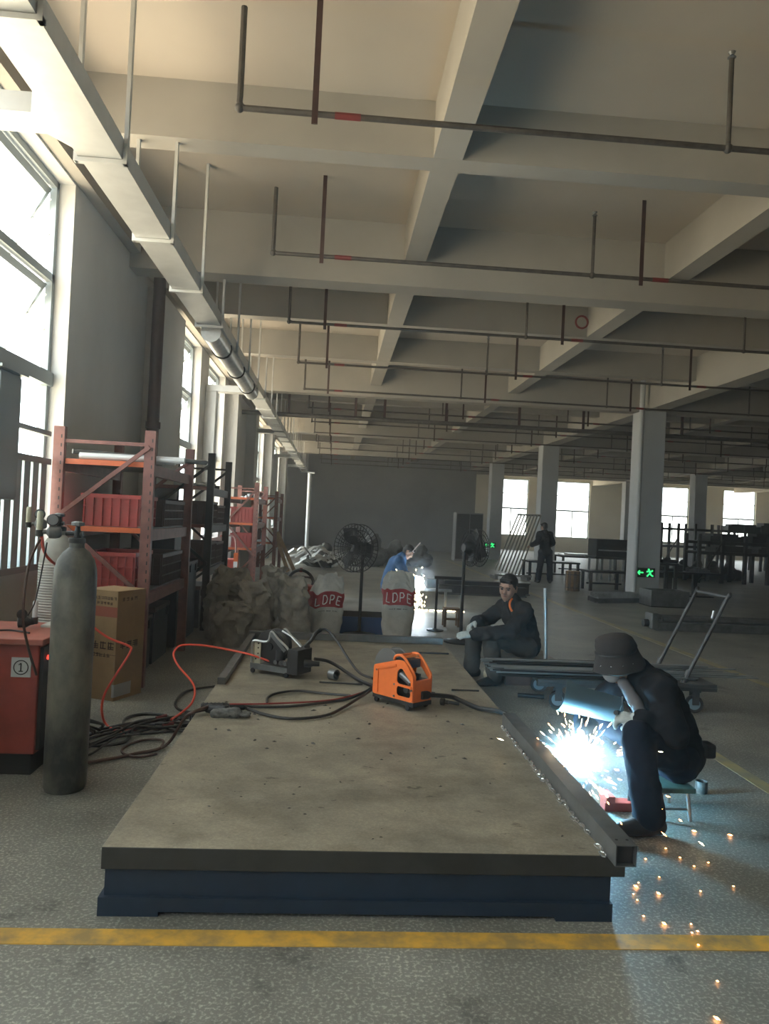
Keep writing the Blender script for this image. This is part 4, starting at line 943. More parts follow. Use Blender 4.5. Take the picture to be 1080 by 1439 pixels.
# ------------------------------------------------------------------ flat cart with rods
M_CARTB = mat('cart_steel', (0.10, 0.105, 0.11), 0.45, 0.4, var=0.3, vscale=9)
M_WHEELB = mat('wheel_rubber', (0.03, 0.03, 0.032), 0.6)
M_WHEELC = mat('wheel_core', (0.20, 0.28, 0.33), 0.4)
M_ROD = mat('bright_rod', (0.40, 0.45, 0.48), 0.3, 0.75)
def cart():
    t = empty('flat_cart', (2.6, 6.5, 0), 'flat steel cart with a tilted push handle carrying rods', 'cart')
    MB().box((1.78, 6.20, 0.225), (3.34, 6.88, 0.255)).build('deck', M_CARTB, t, bevel=0.004)
    MB().box((1.78, 6.20, 0.195), (3.34, 6.225, 0.225)).build('deck_rail', M_CARTB, t); MB().box((1.78, 6.855, 0.195), (3.34, 6.88, 0.225)).build('deck_rail', M_CARTB, t)
    for x in (1.97, 3.17):
        for y in (6.26, 6.84):
            wv = MB().lathe([(0.05, -0.014), (0.07, -0.018), (0.075, -0.012), (0.075, 0.012), (0.07, 0.018), (0.05, 0.014)], (x, y, 0.0755), (0.25, 1, 0), 22).build('caster_wheel', M_WHEELB, t, True)
            MB().lathe([(0.012, -0.02), (0.05, -0.017), (0.05, 0.017), (0.012, 0.02)], (x, y, 0.0755), (0.25, 1, 0), 18).build('wheel_core', M_WHEELC, wv, True)
            f = MB(); f.box((x-0.03, y-0.035, 0.07), (x+0.03, y-0.027, 0.19)); f.box((x-0.03, y+0.027, 0.07), (x+0.03, y+0.035, 0.19)); f.box((x-0.04, y-0.04, 0.18), (x+0.04, y+0.04, 0.197))
            f.build('caster_fork', M_CARTB, t)
    pts = [(3.08, 6.27, 0.26), (3.42, 6.27, 0.97), (3.44, 6.30, 1.0), (3.44, 6.80, 1.0), (3.42, 6.83, 0.97), (3.08, 6.83, 0.26)]
    MB().tube(spline(pts, 5), 0.0165, 10).build('push_handle', M_CARTB, t, True)
    for y in (6.27, 6.83): MB().tube([(3.06, y, 0.225), (3.12, y, 0.36)], 0.024, 10).build('handle_socket', M_CARTB, t, True)
    MB().tube([(2.03, 6.84, 0.19), (1.99, 6.84, 0.97)], 0.017, 10).build('corner_post', M_GALV, t, True)
    MB().box((2.0, 6.815, 0.18), (2.06, 6.865, 0.27)).build('post_socket', M_CARTB, t)
cart()
random.seed(5)
for i in range(46):
    y = 6.24+0.58*random.random(); lay = random.randrange(4); z = 0.262+lay*0.016+random.random()*0.008; xa = random.uniform(1.38, 1.52); xb = random.uniform(2.95, 3.75) if i % 3 else random.uniform(2.5, 3.0)
    y2 = y+random.uniform(-0.03, 0.03)
    tag(MB().tube([(xa, y, z), (xb, y2, z+random.uniform(-0.002, 0.006))], 0.0075, 6).build('steel_rod', M_ROD if i % 3 else M_DARK, None, True), 'thin steel rod in the bundle on the flat cart', 'steel rod', 'rods on the flat cart')
# sitting block, white bag by the sitting man, short dark pipe
M_BLOCK = mat('brown_block', (0.16, 0.10, 0.085), 0.7, var=0.3, vscale=7)
bk = empty('wooden_seat_box', (1.95, 7.35, 0), 'low wooden box the sitting man sits on', 'box')
for k in range(4): MB().box((1.70, 7.10+k*0.125, 0.24), (2.20, 7.22+k*0.125, 0.262)).build('plank', mat('pale_plank', (0.30, 0.27, 0.22), 0.7, var=0.3, vscale=8), bk)
MB().box((1.72, 7.11, 0.0), (1.75, 7.59, 0.24)).build('side_board', M_BLOCK, bk); MB().box((2.15, 7.11, 0.0), (2.18, 7.59, 0.24)).build('side_board', M_BLOCK, bk)
MB().box((1.75, 7.11, 0.0), (2.15, 7.135, 0.24)).build('front_board', M_BLOCK, bk)
tag(organic('cloth_bag', [((1.63, 7.24, 0.075), (1.64, 7.26, 0.24), 0.07, 0.035), ((1.66, 7.26, 0.07), (1.60, 7.26, 0.07), 0.065, 0.06)], 0.010, mat('cream_cloth', (0.55, 0.53, 0.42), 0.8), None, 0.012, 18, 2), 'crumpled cream cloth bag beside the sitting man', 'bag')
tag(MB().tube([(1.72, 6.62, 0.02), (1.95, 6.58, 0.02)], 0.02, 10).build('pipe_stub', M_DARK, None, True), 'short dark pipe stub on the floor by the cart wheel', 'pipe')
# stool, can, red clamp under the arc
M_STOOLG = mat('green_stool_top', (0.10, 0.20, 0.18), 0.5, var=0.4, vscale=10)
st = empty('low_stool', (1.98, 4.05, 0), 'low steel stool with a worn green seat under the welder', 'stool')
MB().box((1.80, 3.88, 0.150), (2.0, 4.17, 0.178)).build('seat', M_STOOLG, st, bevel=0.006)
for x in (1.825, 1.965):
    for y in (3.91, 4.14): MB().tube([(x, y, 0.155), (x+(0.015 if x > 1.9 else -0.015), y-0.015 if y < 4 else y+0.015, 0.0)], 0.011, 8).build('leg', M_GALV, st, True)
for y in (3.905, 4.145): MB().tube([(1.82, y, 0.06), (1.97, y, 0.06)], 0.008, 8).build('stretcher', M_GALV, st, True)
cnn = empty('tin_can', (2.26, 4.33, 0), 'small dented tin can on the floor behind the stool', 'can')
MB().lathe([(0.034, 0), (0.036, 0.004), (0.036, 0.066), (0.034, 0.07), (0.032, 0.068), (0.031, 0.01)], (2.26, 4.33, 0), n=20, cap=False).build('can_body', mat('dull_tin', (0.28, 0.25, 0.22), 0.5, 0.3, var=0.4, vscale=30), cnn, True)
MB().lathe([(0.031, 0.008), (0.001, 0.009)], (2.26, 4.33, 0), n=20).build('can_bottom', M_DARK, cnn)
wk = empty('steel_workpiece', (1.42, 4.25, 0), 'small steel frame being welded beside the platform', 'steel frame')
for a, b in (((1.25, 4.12, 0.12), (1.52, 4.16, 0.16)), ((1.25, 4.36, 0.12), (1.52, 4.40, 0.16)), ((1.25, 4.16, 0.12), (1.29, 4.36, 0.16)), ((1.48, 4.16, 0.12), (1.52, 4.36, 0.16))): MB().box(a, b).build('frame_bar', M_STEEL, wk)
for x in (1.27, 1.50):
    for y in (4.14, 4.38): MB().box((x-0.018, y-0.018, 0), (x+0.018, y+0.018, 0.12)).build('leg', M_STEEL, wk)
rcl = empty('red_clamp', (1.67, 4.1, 0), 'dull red steel clamp on the floor by the welder boots', 'clamp')
MB().box((1.55, 4.00, 0.0), (1.74, 4.08, 0.05)).build('clamp_bar', M_REDM, rcl, bevel=0.005); MB().box((1.55, 3.98, 0.05), (1.60, 4.10, 0.09)).build('jaw', M_REDM, rcl, bevel=0.004)
MB().tube([(1.70, 4.04, 0.05), (1.70, 4.04, 0.11)], 0.009, 8).build('screw', M_DARK, rcl, True)

# ------------------------------------------------------------------ people
M_SKIN = mat('skin', (0.36, 0.20, 0.14), 0.55, var=0.15, vscale=20)
M_HAIR = mat('black_hair', (0.012, 0.011, 0.011), 0.5, bump=0.4, bscale=120)
M_JACKET = mat('dark_work_jacket', (0.013, 0.013, 0.016), 0.95, spec=0.15, var=0.2, vscale=9)
M_JACKET2 = mat('charcoal_jacket', (0.030, 0.029, 0.030), 0.95, spec=0.15, var=0.25, vscale=8)
M_TROUS = mat('grey_trousers', (0.055, 0.052, 0.048), 0.85, var=0.2, vscale=10)
M_JEANS = mat('navy_trousers', (0.011, 0.014, 0.026), 0.95, spec=0.15, var=0.25, vscale=10)
M_SHOE = mat('dark_shoe', (0.018, 0.018, 0.018), 0.5)
M_GLOVEW = mat('pale_work_glove', (0.46, 0.50, 0.49), 0.85, var=0.15, vscale=40)
M_EYE = mat('eye_dark', (0.02, 0.015, 0.012), 0.3)
M_LIP = mat('lip', (0.22, 0.09, 0.075), 0.6)

def hand(w, d, n, side=1, curl=0.35, s=1.0, fat=1.0, thumb=0.6):
    w, d = Vector(w), Vector(d).normalized(); n = Vector(n); n = (n-d*n.dot(d)).normalized(); t = d.cross(n)*side
    caps = []
    for o in (-0.027, -0.009, 0.009, 0.027):
        caps.append((w+d*0.012*s+t*o*0.6*s, w+d*0.082*s+t*o*s, 0.0135*s*fat, 0.0125*s*fat))
    for k, (o, L) in enumerate(((0.030, 0.072), (0.010, 0.080), (-0.010, 0.074), (-0.029, 0.058))):
        p = w+d*0.085*s+t*o*s; a = curl*(0.8+0.12*k)
        for j, f in enumerate((0.45, 0.32, 0.23)):
            dd = (d*cos(a*(j+0.5))+n*sin(a*(j+0.5))+t*o*2.2).normalized(); q = p+dd*L*f*s
            r = (0.0092, 0.0084, 0.0075, 0.0066); caps.append((p, q, r[j]*s*fat, r[j+1]*s*fat)); p = q
    p = w+d*0.03*s+t*0.026*s
    for j, (f, r0, r1) in enumerate(((0.038, 0.013, 0.0105), (0.030, 0.0105, 0.0085))):
        dd = (d*0.75+t*thumb*(1-0.4*j)+n*(0.35+0.3*j)).normalized(); q = p+dd*f*s; caps.append((p, q, r0*s*fat, r1*s*fat)); p = q
    return caps
def head_parts(c, f, u, s=1.0):
    c = Vector(c); f = Vector(f).normalized(); u = Vector(u); u = (u-f*u.dot(f)).normalized(); r = f.cross(u)
    R = Matrix((f, -r, u)).transposed()
    P = lambda a, b, h: c+f*a*s+r*b*s+u*h*s
    ells = [(P(-0.012, 0, 0.022), (0.096*s, 0.077*s, 0.098*s), R), (P(0.022, 0, -0.052), (0.062*s, 0.056*s, 0.066*s), R)]
    caps = [(P(0.078, 0, 0.018), P(0.096, 0, -0.022), 0.009*s, 0.0135*s), (P(0.096, 0, -0.022), P(0.082, 0, -0.028), 0.0135*s, 0.016*s),
            (P(0.078, -0.032, 0.030), P(0.078, 0.032, 0.030), 0.012*s, 0.012*s), (P(0.062, -0.04, -0.01), P(0.062, -0.036, -0.03), 0.02*s, 0.02*s), (P(0.062, 0.04, -0.01), P(0.062, 0.036, -0.03), 0.02*s, 0.02*s),
            (P(0.075, -0.015, -0.058), P(0.075, 0.015, -0.058), 0.010*s, 0.010*s), (P(0.062, 0, -0.098), P(0.052, 0, -0.092), 0.018*s, 0.022*s)]
    for b in (-1, 1): caps.append((P(-0.005, 0.076*b, 0.018), P(-0.008, 0.076*b, -0.028), 0.014*s, 0.010*s))
    return caps, ells, P, R
def face_details(P, R, parent, s=1.0):
    for b in (-1, 1):
        MB().ball(P(0.083, 0.031*b, 0.010), 0.0105*s, 10, 8, (0.6, 1.25, 0.75), R).build('eye', M_EYE, parent, True)
        MB().tube([P(0.087, 0.050*b, 0.026), P(0.092, 0.033*b, 0.033), P(0.091, 0.014*b, 0.029)], 0.0048*s, 6).build('eyebrow', M_HAIR, parent, True)
    MB().tube([P(0.078, -0.024, -0.058), P(0.086, 0, -0.0555), P(0.078, 0.024, -0.058)], [0.002*s, 0.005*s, 0.002*s], 6).build('mouth', M_LIP, parent, True)

def figure(name, label, J, headdir, headup, m_top, m_leg, voxel=0.013, hands=None, gloves=None, wr=0.017, seed=1, hs=1.0, thick=1.0):
    V = {k: Vector(v) for k, v in J.items()}
    k_ = thick
    hc, he, P, R = head_parts(V['head'], headdir, headup, hs)
    neck = [(V['neck'], V['head']-Vector(headup).normalized()*0.045, 0.056, 0.052)]
    torso = [(V['pelvis'], V['spine'], 0.125, 0.12), (V['spine'], V['chest'], 0.12, 0.13), (V['chest'], V['neck'], 0.12, 0.06),
             (V['shL'], V['shR'], 0.062, 0.062), (V['chest'], V['shL'], 0.10, 0.06), (V['chest'], V['shR'], 0.10, 0.06), (V['hipL'], V['hipR'], 0.10, 0.10)]
    limbs = []
    for s_ in 'LR':
        limbs += [(V['sh'+s_], V['el'+s_], 0.052, 0.041), (V['el'+s_], V['wr'+s_], 0.041, 0.028), (V['hip'+s_], V['kn'+s_], 0.088, 0.060), (V['kn'+s_], V['an'+s_], 0.056, 0.040), (V['an'+s_]-Vector((0, 0, 0.04)), V['toe'+s_], 0.030, 0.020)]
    hcaps = []
    for s_ in 'LR':
        if hands and s_ in hands: hcaps += hand(V['wr'+s_], *hands[s_])
    body = organic(name, torso+limbs+neck+hc+hcaps, min(voxel, 0.009), M_SKIN, None, 0, 1, 2, he)
    tag(body, label, 'person')
    face_details(P, R, body, hs)
    g = lambda caps, e: [(p, q, a*k_+e, b*k_+e) for p, q, a, b in caps]
    arms = []
    for s_ in 'LR': arms += [(V['sh'+s_], V['el'+s_], 0.052, 0.046), (V['el'+s_], V['wr'+s_]+(V['el'+s_]-V['wr'+s_]).normalized()*0.012, 0.046, 0.034)]
    collar = [(V['neck']+(V['neck']-V['chest']).normalized()*0.02, V['neck']-(V['neck']-V['chest']).normalized()*0.03, 0.058, 0.07)]
    organic('jacket', g(torso[:6]+arms, 0.024)+collar+[(V['pelvis'], V['pelvis']+(V['spine']-V['pelvis'])*0.2, 0.15*k_, 0.145*k_)], voxel, m_top, body, wr, 10, 2, (), seed)
    legs = [(V['hipL'], V['hipR'], 0.108, 0.108)]
    for s_ in 'LR': legs += [(V['hip'+s_], V['kn'+s_], 0.098, 0.074), (V['kn'+s_], V['an'+s_]+(V['kn'+s_]-V['an'+s_]).normalized()*0.005, 0.074, 0.072)]
    organic('trousers', g(legs, 0.006), voxel, m_leg, body, wr*0.7, 10, 2, (), seed+2)
    for s_ in 'LR':
        a, t = V['an'+s_], V['toe'+s_]; d = (t-a); d.z = 0; d.normalize()
        sc = [(Vector((a.x, a.y, 0.05))-d*0.05, Vector((a.x, a.y, 0.05)), 0.046, 0.052), (Vector((a.x, a.y, 0.055)), Vector((t.x, t.y, 0.038)), 0.054, 0.038), (Vector((t.x, t.y, 0.036)), Vector((t.x, t.y, 0.034))+d*0.03, 0.037, 0.032), (Vector((a.x, a.y, 0.05)), a, 0.052, 0.052)]
        so = organic('shoe', sc, 0.008, M_SHOE, body, 0, 1, 2)
        for v in so.data.vertices:
            if v.co.z < 0.004: v.co.z = 0.004
    if gloves:
        for s_ in gloves:
            gc = [(p, q, a+0.0035, b+0.0035) for p, q, a, b in hand(V['wr'+s_], *hands[s_])]
            wd = (V['wr'+s_]-V['el'+s_]).normalized()
            gc.append((V['wr'+s_]-wd*0.045, V['wr'+s_]+wd*0.02, 0.041, 0.034))
            organic('work_glove', gc, 0.005, M_GLOVEW, body, 0.002, 45, 1)
    return body, P, R, V

def hair(P, R, parent, s=1.0, name='hair', m=None):
    ob = organic(name, [(P(0.066, -0.042, 0.085), P(0.066, 0.042, 0.085), 0.02*s, 0.02*s), (P(0.02, 0.066, 0.04), P(0.0, 0.07, 0.0), 0.016*s, 0.011*s), (P(0.02, -0.066, 0.04), P(0.0, -0.07, 0.0), 0.016*s, 0.011*s)], 0.007, m or M_HAIR, parent, 0.004, 40, 1,
                 [(P(-0.022, 0, 0.048), (0.093*s, 0.081*s, 0.084*s), R), (P(-0.045, 0, -0.005), (0.064*s, 0.070*s, 0.072*s), R)])
    return ob

# the welder on the low stool, facing the arc
wj = dict(pelvis=(1.985, 4.10, 0.295), spine=(1.925, 4.10, 0.47), chest=(1.835, 4.10, 0.615), neck=(1.735, 4.095, 0.745), head=(1.615, 4.085, 0.815),
          shL=(1.80, 3.925, 0.675), elL=(1.845, 3.835, 0.475), wrL=(1.675, 3.885, 0.535), shR=(1.78, 4.28, 0.68), elR=(1.625, 4.37, 0.50), wrR=(1.525, 4.30, 0.375),
          hipL=(1.95, 4.00, 0.285), knL=(1.625, 3.80, 0.475), anL=(1.665, 3.70, 0.10), toeL=(1.53, 3.69, 0.036), hipR=(1.95, 4.2, 0.285), knR=(1.56, 4.36, 0.47), anR=(1.60, 4.44, 0.10), toeR=(1.47, 4.46, 0.036))
WB, WP, WR_, WV = figure('person', 'crouched welder in dark work clothes and dark cap holding a hand shield', wj, (-0.80, -0.10, -0.55), (-0.45, 0, 0.85), M_JACKET, M_JEANS,
    hands={'L': ((-0.9, 0.35, 0.05), (0, 0.4, -1), 1, 0.95, 1.0, 1.15, 0.5), 'R': ((-0.5, -0.5, -0.75), (0.7, -0.6, -0.1), -1, 0.9, 1.0, 1.15, 0.5)}, gloves='LR', seed=4)
# cap with a low flared brim
def cap_hat(c, axis, parent):
    prof = [(0.128, -0.055), (0.134, -0.048), (0.124, -0.01), (0.112, 0.03), (0.106, 0.06), (0.108, 0.068), (0.105, 0.085), (0.098, 0.115), (0.080, 0.132), (0.045, 0.142), (0.004, 0.145)]
    h = MB().lathe(prof, c, axis, 40, cap=False)
    h.lathe([(0.132, -0.050), (0.120, -0.045), (0.110, 0.03), (0.10, 0.10), (0.005, 0.13)], c, axis, 40, cap=False)
    o = h.build('cap', mat('cap_cloth', (0.024, 0.020, 0.019), 0.85, var=0.2, vscale=20), parent, True)
    off = Vector(axis).normalized()
    for v in o.data.vertices:
        n = noise.noise(v.co*16)*0.010+noise.noise(v.co*34)*0.004; d = (v.co-Vector(c)); d -= off*d.dot(off); v.co += d.normalized()*n if d.length > 0.02 else Vector()
        if v.co.x > Vector(c).x+0.05: v.co += Vector((0.022, 0, -0.006))*((v.co.x-Vector(c).x-0.05)/0.08)
    b = MB().torus(Vector(c)+off*0.048, 0.109, 0.005, axis, 36, 6).build('band', M_BLACK, o, True)
    for a in (3.6, 4.1, 4.6, 5.1):
        t = off.orthogonal().normalized(); q = off.cross(t)
        MB().ball(Vector(c)+off*(-0.005)+(Vector((cos(a), sin(a), 0))-off*Vector((cos(a), sin(a), 0)).dot(off)).normalized()*0.124, 0.004, 8, 6).build('eyelet', M_CHROME, o)
cap_hat((1.612, 4.085, 0.818), (-0.20, -0.05, 0.97), WB)
# dust mask
mk = MB()
mk.ball(WP(0.072, 0, -0.045), 1.0, 18, 12, (0.045, 0.056, 0.050), WR_)
mko = mk.build('dust_mask', mat('mask_cloth', (0.42, 0.42, 0.42), 0.8), WB, True)
for b in (-1, 1): MB().tube([WP(0.06, 0.055*b, -0.04), WP(0.0, 0.078*b, 0.0)], 0.003, 6).build('mask_strap', M_WHITEM, mko, True)
# neck flap: grey scarf hanging over the chest
organic('scarf', [((1.63, 4.02, 0.70), (1.69, 3.98, 0.60), 0.03, 0.035), ((1.69, 3.98, 0.60), (1.72, 3.95, 0.52), 0.035, 0.03), ((1.66, 4.08, 0.70), (1.69, 4.02, 0.60), 0.035, 0.03)], 0.010, mat('grey_scarf', (0.15, 0.145, 0.15), 0.85), WB, 0.006, 25, 1)
# hip pouch
MB().box((2.10, 4.0, 0.30), (2.17, 4.10, 0.38)).build('pouch', M_BLACK, WB, bevel=0.015)
# hand shield: curved black sheet with a handle
sh = empty('welding_hand_shield', (1.47, 4.06, 0.6), 'curved black welding hand shield lit from below by the arc', 'welding shield')
def shield():
    b = MB(); vs = []; fs = []; nx, na = 14, 16
    for lay in (0, 1):
        for i in range(nx+1):
            f = i/nx; X = 1.315+0.315*f; zc = 0.655-0.07*f; R_ = (0.145-0.01*f)-lay*0.004; yc = 4.16
            w0 = -0.06*max(0, 0.25-f)*4
            for j in range(na+1):
                a = radians(165+w0*120+(125-w0*60)*j/na)
                vs.append((X-0.03*(j/na)*(1 if f < 0.3 else 0.0)+0.02*sin(pi*j/na)*(f > 0.9), yc+R_*cos(a), zc+R_*sin(a)))
    n1 = (nx+1)*(na+1)
    for lay in (0, 1):
        for i in range(nx):
            for j in range(na): q = lay*n1+i*(na+1)+j; fs.append((q, q+1, q+na+2, q+na+1))
    for i in range(nx):
        for j in (0, na): q = i*(na+1)+j; fs.append((q, q+na+1, q+na+1+n1, q+n1))
    for j in range(na):
        for i in (0, nx): q = i*(na+1)+j; fs.append((q, q+1, q+1+n1, q+n1))
    b.add(vs, fs); b.build('shell', mat('shield_fibre', (0.07, 0.10, 0.11), 0.45), sh, True)
    MB().tube([(1.62, 4.02, 0.52), (1.60, 3.99, 0.545), (1.56, 3.93, 0.56)], 0.013, 10).build('handle', M_BLACK, sh, True)
    MB().tube([(1.635, 4.03, 0.625), (1.625, 4.03, 0.55), (1.625, 4.09, 0.475)], 0.006, 6).build('edge_binding', M_STEEL, sh, True)
shield()
# torch in the far hand
wt = empty('welding_torch', (1.5, 4.27, 0.3), 'welding torch in the hand of the crouched welder', 'welding torch')
MB().tube(spline([(1.57, 4.34, 0.42), (1.50, 4.27, 0.325), (1.465, 4.235, 0.27)], 4), 0.014, 8).build('torch_handle', M_BLACK, wt, True)
MB().tube(spline([(1.465, 4.235, 0.27), (1.452, 4.22, 0.24), (1.450, 4.205, 0.205)], 4), 0.009, 8).build('torch_neck', M_BRASS, wt, True)

# the man sitting on the wooden box
mj = dict(pelvis=(1.955, 7.32, 0.365), spine=(1.92, 7.31, 0.51), chest=(1.855, 7.29, 0.645), neck=(1.785, 7.265, 0.785), head=(1.735, 7.235, 0.92),
          shL=(1.875, 7.115, 0.715), elL=(1.72, 7.00, 0.52), wrL=(1.385, 7.05, 0.485), shR=(1.755, 7.455, 0.705), elR=(1.56, 7.50, 0.545), wrR=(1.43, 7.22, 0.575),
          hipL=(1.93, 7.20, 0.345), knL=(1.545, 7.10, 0.475), anL=(1.60, 7.05, 0.10), toeL=(1.47, 7.00, 0.036), hipR=(1.93, 7.43, 0.345), knR=(1.455, 7.42, 0.47), anR=(1.45, 7.43, 0.10), toeR=(1.31, 7.42, 0.036))
MBd, MP, MR, MV = figure('person', 'man in a charcoal jacket sitting on the box pulling on pale gloves', mj, (-0.52, -0.80, -0.20), (0.02, -0.12, 1), M_JACKET2, M_TROUS,
    hands={'L': ((-1, 0.05, -0.1), (0.0, 0.5, -0.85), -1, 0.25, 1.0, 1.1, 0.9), 'R': ((-0.75, -0.5, -0.35), (0.3, -0.4, -0.85), 1, 0.9, 1.0, 1.2, 0.6)}, gloves='LR', seed=9, hs=1.07)
hair(MP, MR, MBd, 1.07)
MB().tube(spline([(1.765, 7.17, 0.825), (1.735, 7.135, 0.79), (1.735, 7.115, 0.745), (1.755, 7.11, 0.71)], 5), [0.011]*16, 8).build('orange_collar', mat('orange_cloth', (0.75, 0.16, 0.04), 0.7), MBd, True)
MB().tube(spline([(1.72, 7.20, 0.79), (1.71, 7.15, 0.745), (1.745, 7.12, 0.66)], 5), 0.014, 8).build('lapel', M_JACKET2, MBd, True)
organic('shirt', [((1.755, 7.175, 0.79), (1.77, 7.145, 0.68), 0.035, 0.03)], 0.01, M_BLACK, MBd)
# far welder in blue
fj = dict(pelvis=(1.02, 13.05, 0.38), spine=(1.06, 13.05, 0.58), chest=(1.14, 13.05, 0.76), neck=(1.23, 13.05, 0.90), head=(1.33, 13.03, 0.98), shL=(1.16, 13.25, 0.82), elL=(1.28, 13.30, 0.60), wrL=(1.42, 13.18, 0.52),
          shR=(1.16, 12.86, 0.82), elR=(1.27, 12.78, 0.60), wrR=(1.42, 12.88, 0.52), hipL=(1.05, 13.16, 0.36), knL=(1.36, 13.25, 0.50), anL=(1.20, 13.3, 0.10), toeL=(1.33, 13.32, 0.036), hipR=(1.05, 12.94, 0.36), knR=(1.38, 12.84, 0.50), anR=(1.20, 12.8, 0.10), toeR=(1.33, 12.78, 0.036))
FB, FP, FR, FV = figure('person', 'far welder in blue overalls crouching over a bright arc', fj, (0.75, -0.15, -0.62), (0.5, 0, 0.8), mat('blue_overall', (0.03, 0.10, 0.24), 0.8, var=0.2, vscale=8), mat('blue_overall_leg', (0.025, 0.07, 0.17), 0.8),
    voxel=0.018, hands={'L': ((0.8, -0.3, -0.4), (0, -1, 0), 1, 0.9), 'R': ((0.8, 0.3, -0.4), (0, 1, 0), -1, 0.9)}, gloves='LR', seed=14)
hair(FP, FR, FB)
fm = MB(); fm.box((-0.10, -0.09, 0.0), (0.10, 0.09, 0.012), frame(FP(0.05, 0, 0.16), (0.62, -0.1, 0.75), (0.1, 1, 0))); fm.box((-0.10, -0.09, -0.03), (-0.088, 0.09, 0.0), frame(FP(0.05, 0, 0.16), (0.62, -0.1, 0.75), (0.1, 1, 0)))
fm.build('raised_face_shield', mat('pinkish_plastic', (0.62, 0.50, 0.48), 0.5), FB)
# standing man at the far benches
sj = dict(pelvis=(5.78, 20.0, 0.86), spine=(5.76, 20.0, 1.04), chest=(5.74, 20.0, 1.22), neck=(5.73, 20.0, 1.40), head=(5.71, 19.99, 1.52), shL=(5.58, 19.95, 1.33), elL=(5.50, 19.85, 1.10), wrL=(5.40, 20.05, 1.02),
          shR=(5.90, 20.05, 1.33), elR=(5.99, 20.05, 1.10), wrR=(5.90, 20.25, 0.98), hipL=(5.69, 20.0, 0.84), knL=(5.64, 19.98, 0.46), anL=(5.62, 20.05, 0.10), toeL=(5.60, 20.18, 0.036), hipR=(5.87, 20.0, 0.84), knR=(5.91, 19.98, 0.46), anR=(5.95, 20.05, 0.10), toeR=(5.98, 20.18, 0.036))
SB, SP, SR, SV = figure('person', 'man in dark clothes standing at the leaning galvanised frames', sj, (-0.4, 0.9, -0.2), (0, 0.1, 1), M_JACKET, M_JEANS, voxel=0.02, hands={'L': ((-0.5, 0.8, -0.3), (0, 0, -1), 1, 0.5), 'R': ((-0.3, 0.9, -0.3), (0, 0, -1), -1, 0.5)}, seed=17)
hair(SP, SR, SB)

# ------------------------------------------------------------------ pedestal fans and stands
def fan(x, y, zc, r, d, label):
    t = empty('pedestal_fan', (x, y, 0), label, 'fan')
    d = Vector(d).normalized(); c = Vector((x, y, zc))+d*0.12
    MB().lathe([(0.22, 0), (0.22, 0.02), (0.05, 0.05), (0.03, 0.06)], (x, y, 0), n=24).build('base', M_DARK, t, True)
    MB().tube([(x, y, 0.04), (x, y, zc)], 0.022, 10).build('pole', M_BLACK, t, True)
    MB().lathe([(0.05, -0.14), (0.085, -0.10), (0.085, 0.0), (0.04, 0.03)], c, d, 18).build('motor', M_BLACK, t, True)
    a = d.orthogonal().normalized(); b = d.cross(a)
    for k in range(3):
        th = 2*pi*k/3; e1 = a*cos(th)+b*sin(th); e2 = -a*sin(th)+b*cos(th); bl = MB(); vs = []
        for (u, v, w_) in ((0.05, -0.03, -0.02), (r*0.85, -0.02, -0.03), (r*0.88, 0.16, 0.03), (r*0.4, 0.15, 0.03), (0.05, 0.05, 0.02)): vs.append(c+d*(0.04+w_)+e1*u+e2*v)
        vs += [p+d*0.006 for p in vs]
        bl.add(vs, [(0, 1, 2, 3, 4), (9, 8, 7, 6, 5)]+[(i, (i+1) % 5, 5+(i+1) % 5, 5+i) for i in range(5)]); bl.build('blade', M_BLACK, t)
    g = MB()
    for off in (-0.03, 0.10):
        for rr in (r, r*0.75, r*0.5, r*0.28): g.torus(c+d*(off*(1 if rr == r else 1.15)), rr, 0.006, d, 28, 4)
        for k in range(36):
            th = 2*pi*k/36; e1 = a*cos(th)+b*sin(th); g.tube([c+d*off*1.2+e1*0.05, c+d*off+e1*r], 0.004, 4)
    g.build('guard', M_BLACK, t)
fan(0.40, 9.80, 1.14, 0.31, (-0.75, -0.9, 0.05), 'black pedestal fan between the two white sacks')
fan(1.70, 9.55, 1.22, 0.24, (0.9, 0.35, 0.0), 'black pedestal fan behind the sitting man')
ws = empty('work_stand', (1.5, 10.5, 0), 'thin black work stand beside the far arc', 'stand')
MB().tube([(1.50, 10.5, 0.0), (1.50, 10.5, 0.74)], 0.018, 8).build('post', M_BLACK, ws, True)
MB().lathe([(0.12, 0), (0.12, 0.015), (0.02, 0.03)], (1.50, 10.5, 0), n=18).build('foot', M_DARK, ws)
MB().box((1.46, 10.46, 0.73), (1.86, 10.54, 0.77)).build('cross_arm', M_BLACK, ws)
sl = empty('wooden_stool', (1.78, 11.0, 0), 'little brown wooden stool by the far arc', 'stool')
M_WOOD = mat('brown_wood', (0.20, 0.12, 0.06), 0.7, var=0.35, vscale=8)
MB().box((1.68, 10.9, 0.24), (1.92, 11.1, 0.27)).build('seat', M_WOOD, sl)
for x in (1.70, 1.90):
    for y in (10.92, 11.08): MB().box((x-0.018, y-0.018, 0), (x+0.018, y+0.018, 0.24)).build('leg', M_WOOD, sl)
MB().box((1.70, 10.91, 0.10), (1.90, 10.93, 0.13)).build('stretcher', M_WOOD, sl)
